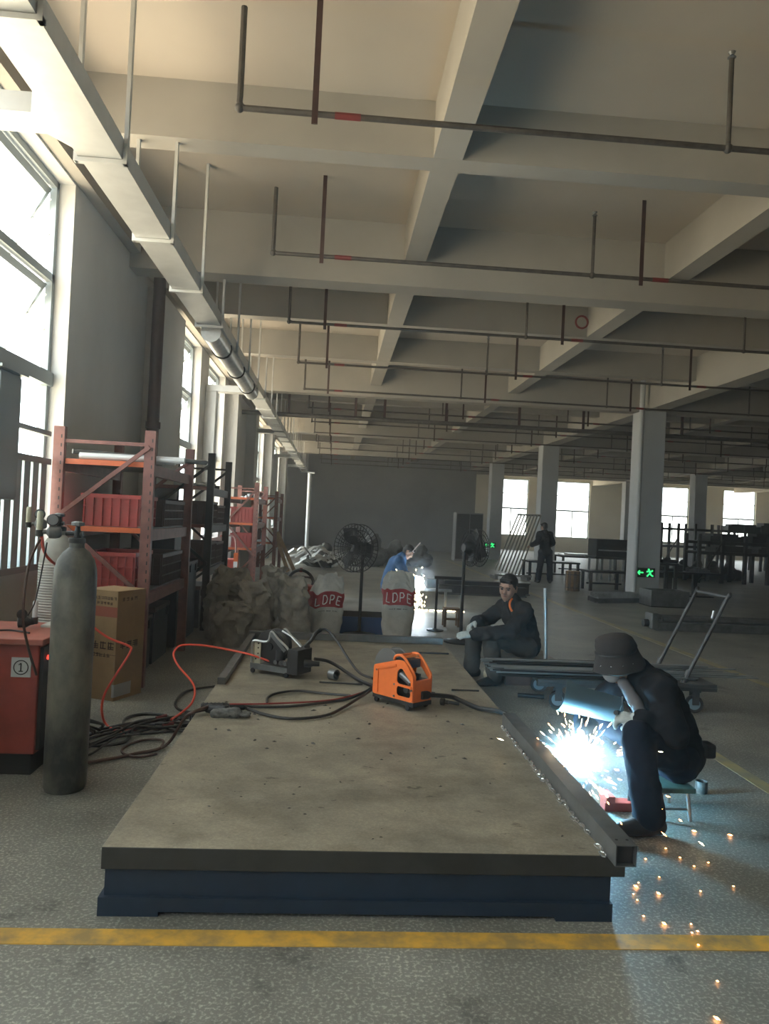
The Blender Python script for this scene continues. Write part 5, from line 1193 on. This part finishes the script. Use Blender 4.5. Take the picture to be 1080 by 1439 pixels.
# red portable machine on the second platform and a small floor fan
rm = empty('welding_machine', (-0.42, 10.6, 0.3), 'small dark red portable machine on the second platform', 'welding machine')
MB().box((-0.62, 10.45, 0.30), (-0.22, 10.75, 0.56)).build('case', M_REDM, rm, bevel=0.03)
MB().tube(spline([(-0.58, 10.6, 0.56), (-0.56, 10.6, 0.66), (-0.28, 10.6, 0.66), (-0.26, 10.6, 0.56)], 5), 0.014, 8).build('handle', M_BLACK, rm, True)
MB().lathe([(0.05, 0), (0.05, 0.02)], (-0.30, 10.45, 0.42), (0, -1, 0), 14).build('dial', M_BLACK, rm)
MB().box((-0.56, 10.44, 0.36), (-0.42, 10.451, 0.48)).build('panel', M_PANEL, rm)
for i, (x, y, r) in enumerate(((-0.72, 10.6, 0.19), (-0.45, 11.2, 0.21))):
    d = empty('coiled_hose', (x, y, 0.3), ('coil of black hose leaning by the red portable machine', 'coil of black hose behind the red portable machine')[i], 'hose')
    h = MB()
    for k in range(4): h.torus((x, y+k*0.022, 0.31+r), r-k*0.008, 0.014, (0.2, 1, 0.1), 26, 6)
    h.build('coil', M_BLACK, d, True); MB().box((x-0.02, y-0.02, 0.31+2*r-0.04), (x+0.02, y+0.1, 0.31+2*r+0.02)).build('tie', M_REDTAPE, d)
bl_ = empty('plastic_tub', (-0.12, 11.2, 0.3), 'grey-blue plastic tub on the second platform', 'tub')
MB().lathe([(0.10, 0.301), (0.13, 0.56), (0.14, 0.565), (0.125, 0.55), (0.095, 0.32)], (-0.12, 11.2, 0), n=20, cap=False).build('wall', mat('tub_blue', (0.16, 0.2, 0.26), 0.4), bl_, True)
MB().lathe([(0.1, 0.301), (0.1, 0.32)], (-0.12, 11.2, 0), n=20).build('bottom', mat('tub_blue', (0.16, 0.2, 0.26)), bl_)
om = empty('orange_hand_truck', (-1.62, 12.6, 0), 'orange upright welding trolley beside the dark rack', 'trolley')
MB().box((-1.95, 12.55, 0.15), (-1.62, 12.95, 0.75)).build('body', M_REDM, om, bevel=0.01); MB().box((-1.62, 12.5, 0.02), (-1.55, 12.58, 0.86)).build('front_post', M_ORANGE, om); MB().box((-1.619, 12.495, 0.55), (-1.555, 12.499, 0.72)).build('label', M_WHITEM, om)
MB().tube(spline([(-1.60, 12.6, 0.86), (-1.66, 12.75, 1.12), (-1.9, 12.75, 1.12)], 4), 0.015, 8).build('handle', M_RUST, om, True)
for y in (12.6, 12.9): MB().lathe([(0.08, -0.02), (0.08, 0.02)], (-1.75, y, 0.082), (1, 0, 0), 16).build('wheel', M_BLACK, om, True)
pl_ = empty('pallet', (-1.3, 11.9, 0), 'dark red wooden pallet near the grey sacks', 'pallet')
for k in range(6): MB().box((-1.55, 11.5+k*0.14, 0.10), (-0.75, 11.6+k*0.14, 0.12)).build('plank', mat('red_plank', (0.22, 0.06, 0.05), 0.7), pl_)
for x in (-1.55, -1.2, -0.85): MB().box((x, 11.5, 0.0), (x+0.08, 12.3, 0.10)).build('bearer', mat('red_plank', (0.22, 0.06, 0.05)), pl_)

# ------------------------------------------------------------------ far left heap: planks, pole, bent galvanised sheet, dark bundles
for i, (xa, xb) in enumerate(((-1.62, -1.15), (-1.52, -0.98))):
    p = MB().bar((xb, 20.0+0.1*i, 0.02), (xa, 20.45+0.1*i, 1.15-0.1*i), 0.10, 0.03, (0, -1, 0.3))
    tag(p.build('wooden_plank', mat('tan_wood', (0.42, 0.29, 0.15), 0.7, var=0.3, vscale=6)), 'tan wooden plank leaning by the corner rack', 'plank', 'two leaning planks')
pv = empty('steel_post', (-0.83, 24, 0), 'tall slim grey post standing before the dark partition', 'post')
MB().tube([(-0.83, 24.0, 0), (-0.83, 24.0, 2.88)], 0.06, 12).build('shaft', M_WHITEM, pv, True); MB().box((-0.9, 23.93, 2.88), (-0.68, 24.07, 2.93)).build('top_plate', M_WHITEM, pv); MB().box((-1.0, 23.85, 0), (-0.66, 24.15, 0.02)).build('base_plate', M_STEEL, pv)
random.seed(31)
for i in range(13):
    x, y = random.uniform(-0.9, 0.45), random.uniform(21.0, 23.0); L = random.uniform(0.6, 1.3); z0 = random.uniform(0.05, 0.55); a = random.uniform(-0.5, 0.5); w_ = random.uniform(0.12, 0.25)
    b = MB(); n = 8; vs = []; fs = []
    for j in range(n+1):
        f = j/n; px = x+(f-0.5)*L*cos(a); py = y+(f-0.5)*L*sin(a); pz = z0+0.22*sin(f*pi*random.choice((1, 1.2)))*random.choice((1, 0.6))
        for s in (0, 1): vs += [(px, py-w_/2*(1-2*s), pz+0.05*s), (px, py-w_/2*(1-2*s), pz+0.05*s+0.012)]
    for j in range(n):
        q = j*4; fs += [(q, q+4, q+6, q+2), (q+1, q+3, q+7, q+5), (q, q+1, q+5, q+4), (q+2, q+6, q+7, q+3)]
    fs += [(0, 2, 3, 1), (n*4, n*4+1, n*4+3, n*4+2)]
    b.add(vs, fs); tag(b.build('sheet_offcut', M_GALV, None, True), 'bent bright sheet metal offcut in the scrap heap', 'sheet metal', 'sheet offcuts in the scrap heap')
for i, (x, y, sx, sz, lb_) in enumerate(((-0.3, 22.8, 0.75, 0.42, 'low dark scrap mound under the sheet offcuts'), (1.2, 24.2, 0.62, 0.62, 'grey tarpaulin bundle nearest the pedestal fan'), (2.0, 24.6, 0.62, 0.50, 'grey tarpaulin bundle before the blank partition'), (2.9, 25.0, 0.6, 0.42, 'dark low bundle near the tall cabinet'))):
    o = organic('scrap_bundle', [((x-sx*0.5, y, sz*0.55), (x+sx*0.5, y, sz*0.55), sz*0.5, sz*0.42), ((x, y, sz*0.6), (x+0.1, y, sz*1.3), sz*0.55, sz*0.4), ((x-sx*0.3, y-0.3, sz*0.4), (x+sx*0.4, y-0.3, sz*0.4), sz*0.38, sz*0.34)], 0.05, mat('tarp_grey', (0.13, 0.135, 0.13), 0.6, var=0.4, vscale=4), None, 0.07, 5, 1, seed=i)
    for v in o.data.vertices: v.co.z = max(v.co.z, 0.004)
    tag(o, lb_, 'bundle')
cbn = empty('tall_cabinet', (5.4, 30, 0), 'tall dark cabinet standing by the far column', 'cabinet')
MB().box((4.9, 29.8, 0), (6.0, 30.5, 1.95)).build('carcass', M_WALLD, cbn)
for k in range(2): MB().box((4.93+k*0.54, 29.78, 0.08), (5.45+k*0.53, 29.80, 1.9)).build('door', M_DARK, cbn)
for k in range(2): MB().box((5.40+k*0.08, 29.765, 0.9), (5.42+k*0.08, 29.78, 1.1)).build('handle', M_STEEL, cbn)
# wide low dark steel heap across the middle distance
for i, (x0, x1, y, h) in enumerate(((2.3, 4.2, 15.9, 0.20), (2.5, 4.4, 16.4, 0.26), (2.2, 3.9, 17.0, 0.22))):
    s = empty('steel_beam', ((x0+x1)/2, y, 0), 'dark steel beam lying on the floor behind the sitting man', 'steel beam', 'dark beams behind the sitting man')
    MB().box((x0, y-0.11, 0), (x1, y+0.11, 0.02)).build('flange', M_DARK, s); MB().box((x0, y-0.11, h-0.02), (x1, y+0.11, h)).build('flange', M_DARK, s); MB().box((x0, y-0.012, 0.02), (x1, y+0.012, h-0.02)).build('web', M_DARK, s)
tag(MB().prism([(0, 0), (0.9, 0.05), (0.95, 0.5), (0.1, 0.45)], rotz(-0.3, (4.2, 19.2, 0.02)), 0.04).build('sheet_offcut', M_GALV), 'flat bright metal sheet on the floor below the leaning frames', 'sheet metal')

# ------------------------------------------------------------------ right of the aisle
lf = empty('leaning_frame', (5.0, 21, 0), 'galvanised tube frame leaning in the light of the end windows', 'frame')
M_BGALV = mat('bright_galv_tube', (0.72, 0.73, 0.70), 0.25, 0.85)
for k in range(8):
    f = k/7; MB().tube([(4.62+f*0.62, 20.9-0.2*f, 0.25-0.12*f), (5.38+f*0.62, 21.6-0.2*f, 1.86)], 0.022, 8).build('bar', M_BGALV, lf, True)
MB().tube([(5.36, 21.6, 1.86), (6.02, 21.4, 1.86)], 0.028, 8).build('top_rail', M_BGALV, lf, True)
MB().box((4.55, 20.6, 0.1), (5.6, 20.66, 0.16)).build('bottom_rail', M_BGALV, lf)
for x in (4.6, 5.5): MB().box((x-0.04, 20.6, 0.0), (x+0.04, 21.3, 0.1)).build('foot', M_STEEL, lf)
def bench(x0, x1, y0, y1, h, label, m=M_DARK, mt=None, name='workbench'):
    t = empty(name, ((x0+x1)/2, (y0+y1)/2, 0), label, 'workbench')
    MB().box((x0, y0, h-0.05), (x1, y1, h)).build('top', mt or m, t)
    for x in (x0+0.05, x1-0.05):
        for y in (y0+0.05, y1-0.05): MB().box((x-0.035, y-0.035, 0), (x+0.035, y+0.035, h-0.05)).build('leg', m, t)
    MB().box((x0+0.05, (y0+y1)/2-0.02, 0.15), (x1-0.05, (y0+y1)/2+0.02, 0.19)).build('stretcher', m, t)
    return t
bench(5.6, 7.1, 21.0, 21.8, 0.55, 'low dark bench beside the standing man')
bench(7.5, 9.7, 24.0, 25.0, 0.62, 'dark bench with white sheets below the end window', mt=M_DARK)
for i, (x0, x1, z) in enumerate(((7.6, 8.4, 0.622), (7.8, 8.8, 0.66), (8.5, 9.5, 0.622))):
    tag(MB().box((x0, 24.05+0.1*i, z), (x1, 24.8, z+0.035)).build('white_board', M_WTUBE), 'white sheet lying on the bench below the end window', 'sheet', 'white sheets on the bench')
bm_ = empty('shelving_machine', (8.4, 22, 0), 'big dark machine cabinet beside the nearest column', 'machine')
MB().box((7.85, 21.8, 0.72), (9.2, 22.6, 1.25)).build('housing', M_DARK, bm_, bevel=0.02); MB().box((7.80, 21.75, 0.66), (9.25, 22.65, 0.72)).build('table_top', M_DARK, bm_)
for x in (7.9, 8.3, 8.7, 9.15):
    for y in (21.85, 22.55): MB().box((x-0.03, y-0.03, 0), (x+0.03, y+0.03, 0.66)).build('leg', M_GALV, bm_)
MB().box((7.9, 21.79, 0.9), (9.1, 21.80, 0.94)).build('trim_strip', M_GALV, bm_)
dr = empty('wire_drum', (5.93, 18.05, 0), 'upright wooden drum banded with steel on the aisle floor', 'drum')
for k in range(16):
    a = 2*pi*k/16; MB().bar((5.93+0.17*cos(a), 18.05+0.17*sin(a), 0.0), (5.93+0.17*cos(a), 18.05+0.17*sin(a), 0.48), 0.062, 0.016, (cos(a), sin(a), 0)).build('stave', M_WOOD if k % 2 else mat('dark_wood', (0.09, 0.06, 0.04), 0.7), dr)
MB().lathe([(0.165, 0.46), (0.165, 0.485)], (5.93, 18.05, 0), n=20).build('lid', mat('tan_wood', (0.42, 0.29, 0.15)), dr)
for z in (0.08, 0.4): MB().torus((5.93, 18.05, z), 0.182, 0.008, (0, 0, 1), 24, 5).build('hoop', M_DARK, dr)
bench(6.4, 7.4, 18.2, 18.9, 0.5, 'small trestle beside the wooden drum')
random.seed(9)
for k in range(7):
    lvl = k // 4; q = k % 4; o = MB(); x0, y0, z0 = 5.55+0.10*q, 15.05+0.19*q, lvl*0.105
    T = rotz(radians(22), (5.55, 15.2+q*0.14, z0+0.001))
    o.box((0, 0, 0), (1.15, 0.11, 0.008), T); o.box((0, 0, 0.008), (1.15, 0.008, 0.10), T); o.box((0, 0.102, 0.008), (1.15, 0.11, 0.10), T); o.box((0, 0.008, 0.092), (1.15, 0.03, 0.10), T)
    tag(o.build('steel_channel', M_GALV if lvl else M_STEEL), 'galvanised channel in the stack before the nearest column', 'steel channel', 'channels stacked by the column')
bx2 = empty('steel_bin', (6.9, 15.1, 0), 'low dark steel bin beside the stacked channels', 'bin')
MB().box((6.55, 14.9, 0), (7.35, 15.5, 0.02)).build('bottom', M_DARK, bx2)
for a, b in (((6.55, 14.9, 0.02), (7.35, 14.92, 0.34)), ((6.55, 15.48, 0.02), (7.35, 15.5, 0.34)), ((6.55, 14.92, 0.02), (6.57, 15.48, 0.34)), ((7.33, 14.92, 0.02), (7.35, 15.48, 0.34))): MB().box(a, b).build('side', M_STEEL, bx2)
bench(7.45, 8.1, 17.0, 17.6, 0.82, 'dark bench hugging the nearest column')
junk(7.55, 8.0, 17.1, 17.5, 0.822, 5, [M_DARK, M_BLACK], 'hardware_part', 'dark tool heaped on the bench by the nearest column', 'tool', 'tools on the column bench', 0.13)
tb_ = empty('small_table', (8.6, 17.8, 0), 'dark steel table piled with parts across the aisle', 'table')
MB().box((7.95, 17.5, 0.56), (9.4, 18.2, 0.60)).build('top', M_DARK, tb_)
for x in (8.28, 8.92): MB().box((x-0.05, 17.8, 0.03), (x+0.05, 17.9, 0.56)).build('leg', M_DARK, tb_)
MB().box((8.0, 17.6, 0.0), (9.3, 18.1, 0.03)).build('base_plate', M_DARK, tb_)
junk(8.2, 9.2, 17.6, 18.1, 0.602, 8, [M_DARK, M_BLACK, M_STEEL], 'hardware_part', 'dark part piled on the steel table across the aisle', 'hardware', 'parts on the steel table', 0.15)
# long bundle beyond the cart
lg = empty('steel_gate_beam', (6.6, 11.5, 0), 'long grey steel beam with a rounded end fitting beyond the cart', 'steel beam')
MB().box((5.10, 11.38, 0.0), (9.6, 11.62, 0.13)).build('lower_box', M_STEEL, lg, bevel=0.006)
MB().tube([(5.2, 11.40, 0.185), (9.6, 11.40, 0.185)], 0.04, 12).build('front_roller', M_STEEL, lg, True); MB().tube([(5.2, 11.56, 0.195), (9.6, 11.56, 0.195)], 0.045, 12).build('rear_roller', M_STEEL, lg, True)
MB().box((5.02, 11.36, 0.02), (5.14, 11.64, 0.27)).build('end_fitting', M_TUBE, lg, bevel=0.02); MB().tube([(4.94, 11.5, 0.1), (5.03, 11.5, 0.1)], 0.06, 12).build('end_knob', M_DARK, lg, True)
MB().tube([(6.05, 11.5, 0.13), (6.09, 11.5, 0.33)], 0.025, 8).build('clamp', M_GALV, lg, True)
# far dark racks on the right
def far_rack(x0, x1, y, top, posts, label, loads):
    t = empty('steel_rack', ((x0+x1)/2, y, 0), label, 'rack')
    for k in range(posts):
        x = x0+(x1-x0)*k/(posts-1)
        for yy in (y, y+0.9): MB().box((x-0.05, yy-0.05, 0), (x+0.05, yy+0.05, top)).build('upright', M_DARK, t)
    for z in (1.0, top-0.22):
        for yy in (y, y+0.9): MB().box((x0, yy-0.03, z-0.1), (x1, yy+0.03, z)).build('shelf_beam', M_DARK, t)
        MB().box((x0, y+0.03, z-0.03), (x1, y+0.87, z)).build('shelf_board', M_DARK, t)
    MB().bar((x0, y-0.06, 0.05), (x0+(x1-x0)/(posts-1), y-0.06, 1.4), 0.04, 0.06, (0, 1, 0)).build('brace', M_DARK, t)
    for i, (lx, lw, lz, lh) in enumerate(loads):
        o = MB().box((lx, y+0.1, lz), (lx+lw, y+0.8, lz+lh*0.7)); o.box((lx+0.1*lw, y+0.15, lz+lh*0.7), (lx+0.8*lw, y+0.7, lz+lh))
        tag(o.build('steel_bundle', M_DARK), 'dark bundle of steel lying on the far rack', 'steel bundle', 'bundles on the far racks')
far_rack(14.4, 20.5, 32.0, 1.98, 9, 'long dark rack of uprights in front of the end windows', [(16.9, 0.7, 1.002, 0.35), (17.5, 1.6, 1.762, 0.3), (19.0, 1.4, 1.762, 0.4), (18.6, 1.5, 1.002, 0.4)])
far_rack(11.6, 15.4, 23.0, 1.55, 6, 'nearer dark rack loaded with black steel at the hall side', [(12.0, 1.2, 1.332, 0.25), (13.4, 1.6, 1.332, 0.3), (12.2, 1.2, 1.002, 0.2), (13.6, 1.3, 1.002, 0.2)])
random.seed(13)
for i in range(5):
    x = 11.2+i*0.55; o = organic('scrap_heap', [((x, 24.8, 0.15), (x+0.5, 24.9, 0.15), 0.25, 0.22), ((x+0.1, 24.8, 0.2), (x+0.3, 25.0, 0.5), 0.22, 0.12)], 0.05, M_DARK, None, 0.06, 6, 1, seed=i)
    for v in o.data.vertices: v.co.z = max(v.co.z, 0.004)
    tag(o, 'black scrap heap on the floor by the loaded rack', 'scrap', 'scrap heaps by the racks')
# exit signs: green running man and arrow
M_EXITB = mat('exit_case', (0.02, 0.03, 0.025), 0.5)
M_EXITG = mat('exit_green', (0.02, 0.5, 0.1), 0.5, emit=(0.05, 1.0, 0.25), estr=2.2)
def exit_sign(x, y, z, s, label):
    t = empty('exit_sign', (x, y, z), label, 'exit sign')
    MB().box((x-0.17*s, y, z-0.08*s), (x+0.17*s, y+0.04, z+0.08*s)).build('case', M_EXITB, t)
    a = MB(); yy = y-0.006
    a.bar((x-0.13*s, yy, z), (x-0.04*s, yy, z), 0.008, 0.018*s); a.bar((x-0.135*s, yy, z), (x-0.10*s, yy, z+0.035*s), 0.008, 0.016*s); a.bar((x-0.135*s, yy, z), (x-0.10*s, yy, z-0.035*s), 0.008, 0.016*s)
    a.build('arrow', M_EXITG, t)
    m = MB(); m.ball((x+0.055*s, yy, z+0.055*s), 0.016*s, 10, 6)
    for p, q in (((0.06, 0.035), (0.085, -0.01)), ((0.085, -0.01), (0.05, -0.035)), ((0.05, -0.035), (0.03, -0.065)), ((0.085, -0.01), (0.10, -0.04)), ((0.10, -0.04), (0.135, -0.06)), ((0.062, 0.03), (0.02, 0.015)), ((0.065, 0.03), (0.11, 0.02)), ((0.11, 0.02), (0.125, 0.045))):
        m.bar((x+p[0]*s, yy, z+p[1]*s), (x+q[0]*s, yy, z+q[1]*s), 0.008, 0.02*s)
    m.build('running_man', M_EXITG, t)
exit_sign(7.0, 16.29, 0.62, 1.3, 'green lit exit sign low on the nearest column')
exit_sign(6.85, 32.30, 0.62, 1.5, 'green lit exit sign low on the farther column')

# ------------------------------------------------------------------ welding arc, its light, sparks and smoke
ARC = Vector((1.445, 4.19, 0.20))
M_ARC = mat('arc_plasma', (1, 1, 1), 0.5, emit=(0.86, 0.95, 1.0), estr=120)
def arc_flash(c, s, label, m=M_ARC):
    o = organic('arc_flash', [(c, c+Vector((0.02, 0, 0.04))*s, 0.05*s, 0.045*s), (c, c+Vector((-0.045, 0, 0.03))*s, 0.045*s, 0.02*s), (c, c+Vector((0.06, -0.02, -0.02))*s, 0.04*s, 0.02*s), (c, c+Vector((0.0, 0.02, -0.06))*s, 0.045*s, 0.02*s), (c, c+Vector((-0.02, 0.0, 0.085))*s, 0.03*s, 0.01*s)], 0.008*s, m, None, 0.01*s, 30/s, 1)
    tag(o, label, 'welding arc')
    return o
arc_flash(ARC, 1.0, 'blinding white welding arc beside the platform tube')
def arc_light(name, loc, power, col, r):
    l = bpy.data.lights.new(name, 'POINT'); l.energy = power; l.color = col; l.shadow_soft_size = r
    o = bpy.data.objects.new(name, l); COL.objects.link(o); o.location = loc; return o
arc_light('arc_light', ARC+Vector((-0.01, -0.01, 0.02)), 330, (0.17, 0.64, 1.0), 0.085)
ARC2 = Vector((1.50, 12.85, 0.44))
arc_flash(ARC2, 1.5, 'bright arc in front of the far welder in blue')
arc_light('far_arc_light', ARC2+Vector((0, -0.02, 0.02)), 55, (0.20, 0.64, 1.0), 0.13)
fw_ = empty('steel_workpiece', (1.55, 12.9, 0), 'steel bar on trestle under the far arc', 'steel bar')
MB().box((1.35, 12.85, 0.33), (2.1, 12.95, 0.37)).build('bar', M_STEEL, fw_)
for x in (1.42, 2.0): MB().box((x-0.02, 12.87, 0), (x+0.02, 12.93, 0.33)).build('leg', M_STEEL, fw_)

M_SPARK = mat('spark_orange', (1, 0.5, 0.2), 0.5, emit=(1.0, 0.42, 0.13), estr=28)
M_SPARKW = mat('spark_white', (1, 0.8, 0.5), 0.5, emit=(1.0, 0.74, 0.42), estr=50)
def spark_mesh(mb, p, d, L, r):
    p, d = Vector(p), Vector(d).normalized(); a = d.orthogonal().normalized()*r; b = d.cross(a).normalized()*r
    mb.add([p-d*L/2, p+a, p+b, p-a, p-b, p+d*L/2], [(0, 2, 1), (0, 3, 2), (0, 4, 3), (0, 1, 4), (5, 1, 2), (5, 2, 3), (5, 3, 4), (5, 4, 1)])
random.seed(17)
SPK = [(0.98, 4.10, 0.35), (1.19, 4.10, 0.36), (1.64, 4.05, 0.48), (1.32, 4.05, 0.51), (1.30, 4.05, 0.53), (1.57, 3.95, 0.39), (1.61, 3.95, 0.37), (1.60, 3.75, 0.30), (1.72, 3.72, 0.42), (1.76, 3.70, 0.20), (1.70, 3.66, 0.16), (1.37, 4.10, 0.46), (1.38, 4.10, 0.43), (1.46, 4.10, 0.45), (1.43, 4.10, 0.40), (1.35, 4.10, 0.40), (1.51, 4.10, 0.34), (1.26, 4.10, 0.40), (1.27, 4.10, 0.42), (1.33, 4.10, 0.44), (1.53, 4.05, 0.10), (1.56, 4.0, 0.09), (1.52, 3.9, 0.12), (1.51, 4.10, 0.28), (1.25, 4.10, 0.44), (1.31, 4.10, 0.39), (1.42, 4.10, 0.42), (1.52, 4.10, 0.40), (1.78, 3.6, 0.12), (1.84, 3.5, 0.05), (1.70, 3.6, 0.05), (1.45, 3.7, 0.16), (1.48, 3.6, 0.10)]
for p in SPK:
    p = Vector(p); d = (p-ARC)+Vector((random.uniform(-.1, .1), 0, random.uniform(-.15, .05)))
    b = MB(); spark_mesh(b, p, d, random.uniform(0.018, 0.045), random.uniform(0.0022, 0.0036))
    tag(b.build('flying_spark', random.choice((M_SPARK, M_SPARK, M_SPARKW))), 'glowing orange spark flying from the near welding arc', 'spark', 'sparks in the air')
FLS = [(1.375, 3.156), (1.401, 3.189), (1.450, 3.097), (1.367, 2.860), (1.306, 2.912), (1.333, 3.040), (1.475, 2.858), (1.432, 2.714), (1.448, 2.796), (1.646, 3.121), (1.819, 3.169), (1.733, 3.354), (1.821, 3.393), (1.682, 3.538), (1.390, 2.495), (1.476, 2.807), (1.531, 3.419), (1.707, 3.440), (1.519, 3.244), (1.287, 2.304), (1.337, 3.088), (2.10, 3.71), (1.93, 3.75)]
for i, (x, y) in enumerate(FLS):
    big = i in (19, 3, 0, 2, 21, 22); b = MB(); spark_mesh(b, (x, y, 0.008), (random.uniform(0.2, 0.8), -1, 0.1), 0.028 if big else 0.012, 0.0045 if big else 0.003)
    tag(b.build('fallen_spark', M_SPARK), 'glowing orange spark skidding on the floor near the platform corner', 'spark', 'sparks on the floor')
b = MB()
for i in range(230):
    th = random.gauss(pi/2, 0.75); ph = random.uniform(-0.6, 0.6); dist = abs(random.gauss(0.07, 0.09))+0.03
    d = Vector((cos(th)*cos(ph), sin(ph)*0.6, sin(th)*cos(ph))); spark_mesh(b, ARC+d*dist+Vector((0, -0.02, -0.0)), d, random.uniform(0.012, 0.05), random.uniform(0.001, 0.0022))
for i in range(70):
    d = Vector((random.uniform(-0.2, 1), random.uniform(-1, 0.1), random.uniform(-0.9, 0.1))).normalized(); spark_mesh(b, ARC+d*random.uniform(0.06, 0.30), d, random.uniform(0.01, 0.035), 0.0016)
b.v = [(x, y, max(z, 0.006)) for x, y, z in b.v]
tag(b.build('spark_shower', M_SPARKW), 'dense fountain of fine sparks around the near arc', 'sparks', kind='stuff')
b = MB()
for i in range(90):
    x = 1.50+abs(random.gauss(0, 0.05))*random.choice((-1, 1)); z = random.uniform(0.01, 0.33); spark_mesh(b, (x+random.uniform(-0.06, 0.06), 12.80, z), (random.uniform(-0.4, 0.4), 0, -1), 0.04, 0.005)
for i in range(60): spark_mesh(b, (random.uniform(1.3, 2.3), 12.75+random.uniform(-0.1, 0.1), 0.012), (1, 0.1, 0), 0.05, 0.005)
for i in range(12): spark_mesh(b, (random.uniform(1.1, 1.6), 12.8, random.uniform(0.45, 0.75)), (random.uniform(-1, 1), 0, 1), 0.03, 0.008)
tag(b.build('spark_shower', M_SPARKW), 'stream of sparks falling below the far arc', 'sparks', kind='stuff')
# smoke
def smoke(name, c, rad, dens, col, label, nscale=4.0):
    o = MB().ball((0, 0, 0), 1.0, 20, 14).build(name, None, None, True) if False else None
    mb = MB().ball((0, 0, 0), 1.0, 20, 14); me = mb.mesh(name); o = bpy.data.objects.new(name, me); COL.objects.link(o); o.location = c; o.scale = rad
    m = bpy.data.materials.new(name); m.use_nodes = True; t = m.node_tree; t.nodes.clear()
    out = t.nodes.new('ShaderNodeOutputMaterial'); v = t.nodes.new('ShaderNodeVolumePrincipled'); v.inputs['Color'].default_value = (*col, 1); v.inputs['Anisotropy'].default_value = 0.2
    tcn = t.nodes.new('ShaderNodeTexCoord'); ln = t.nodes.new('ShaderNodeVectorMath'); ln.operation = 'LENGTH'; t.links.new(tcn.outputs['Object'], ln.inputs[0])
    fall = t.nodes.new('ShaderNodeMapRange'); fall.interpolation_type = 'SMOOTHSTEP'; fall.inputs[1].default_value = 0.15; fall.inputs[2].default_value = 1.0; fall.inputs[3].default_value = 1; fall.inputs[4].default_value = 0
    t.links.new(ln.outputs['Value'], fall.inputs[0])
    nz = t.nodes.new('ShaderNodeTexNoise'); nz.inputs['Scale'].default_value = nscale; nz.inputs['Detail'].default_value = 3; t.links.new(tcn.outputs['Object'], nz.inputs['Vector'])
    mp = t.nodes.new('ShaderNodeMapRange'); mp.inputs[1].default_value = 0.35; mp.inputs[2].default_value = 0.7; t.links.new(nz.outputs['Fac'], mp.inputs[0])
    mu = t.nodes.new('ShaderNodeMath'); mu.operation = 'MULTIPLY'; t.links.new(fall.outputs[0], mu.inputs[0]); t.links.new(mp.outputs[0], mu.inputs[1])
    m2 = t.nodes.new('ShaderNodeMath'); m2.operation = 'MULTIPLY'; m2.inputs[1].default_value = dens; t.links.new(mu.outputs[0], m2.inputs[0])
    t.links.new(m2.outputs[0], v.inputs['Density']); t.links.new(v.outputs[0], out.inputs['Volume'])
    me.materials.append(m); tag(o, label, 'smoke', kind='stuff'); return o
smoke('welding_smoke', (1.50, 4.08, 0.26), (0.42, 0.34, 0.255), 1.6, (0.85, 0.92, 0.95), 'pale welding smoke drifting around the near arc')
smoke('welding_smoke', (1.55, 12.9, 0.6), (0.5, 0.4, 0.5), 0.5, (0.8, 0.88, 0.95), 'thin blue smoke around the far arc')

# thin dust haze through the hall
hz = MB().box((WX+0.005, YB+0.1, 0.005), (XR-0.1, YF-0.05, ZC-0.01)); me = hz.mesh('dust_haze'); ho = bpy.data.objects.new('dust_haze', me); COL.objects.link(ho)
m = bpy.data.materials.new('dust_haze'); m.use_nodes = True; t = m.node_tree; t.nodes.clear()
o_ = t.nodes.new('ShaderNodeOutputMaterial'); v = t.nodes.new('ShaderNodeVolumeScatter'); v.inputs['Density'].default_value = 0.0045; v.inputs['Anisotropy'].default_value = 0.5
t.links.new(v.outputs[0], o_.inputs['Volume']); me.materials.append(m)
tag(ho, 'thin dusty haze hanging through the hall', 'haze', kind='stuff')
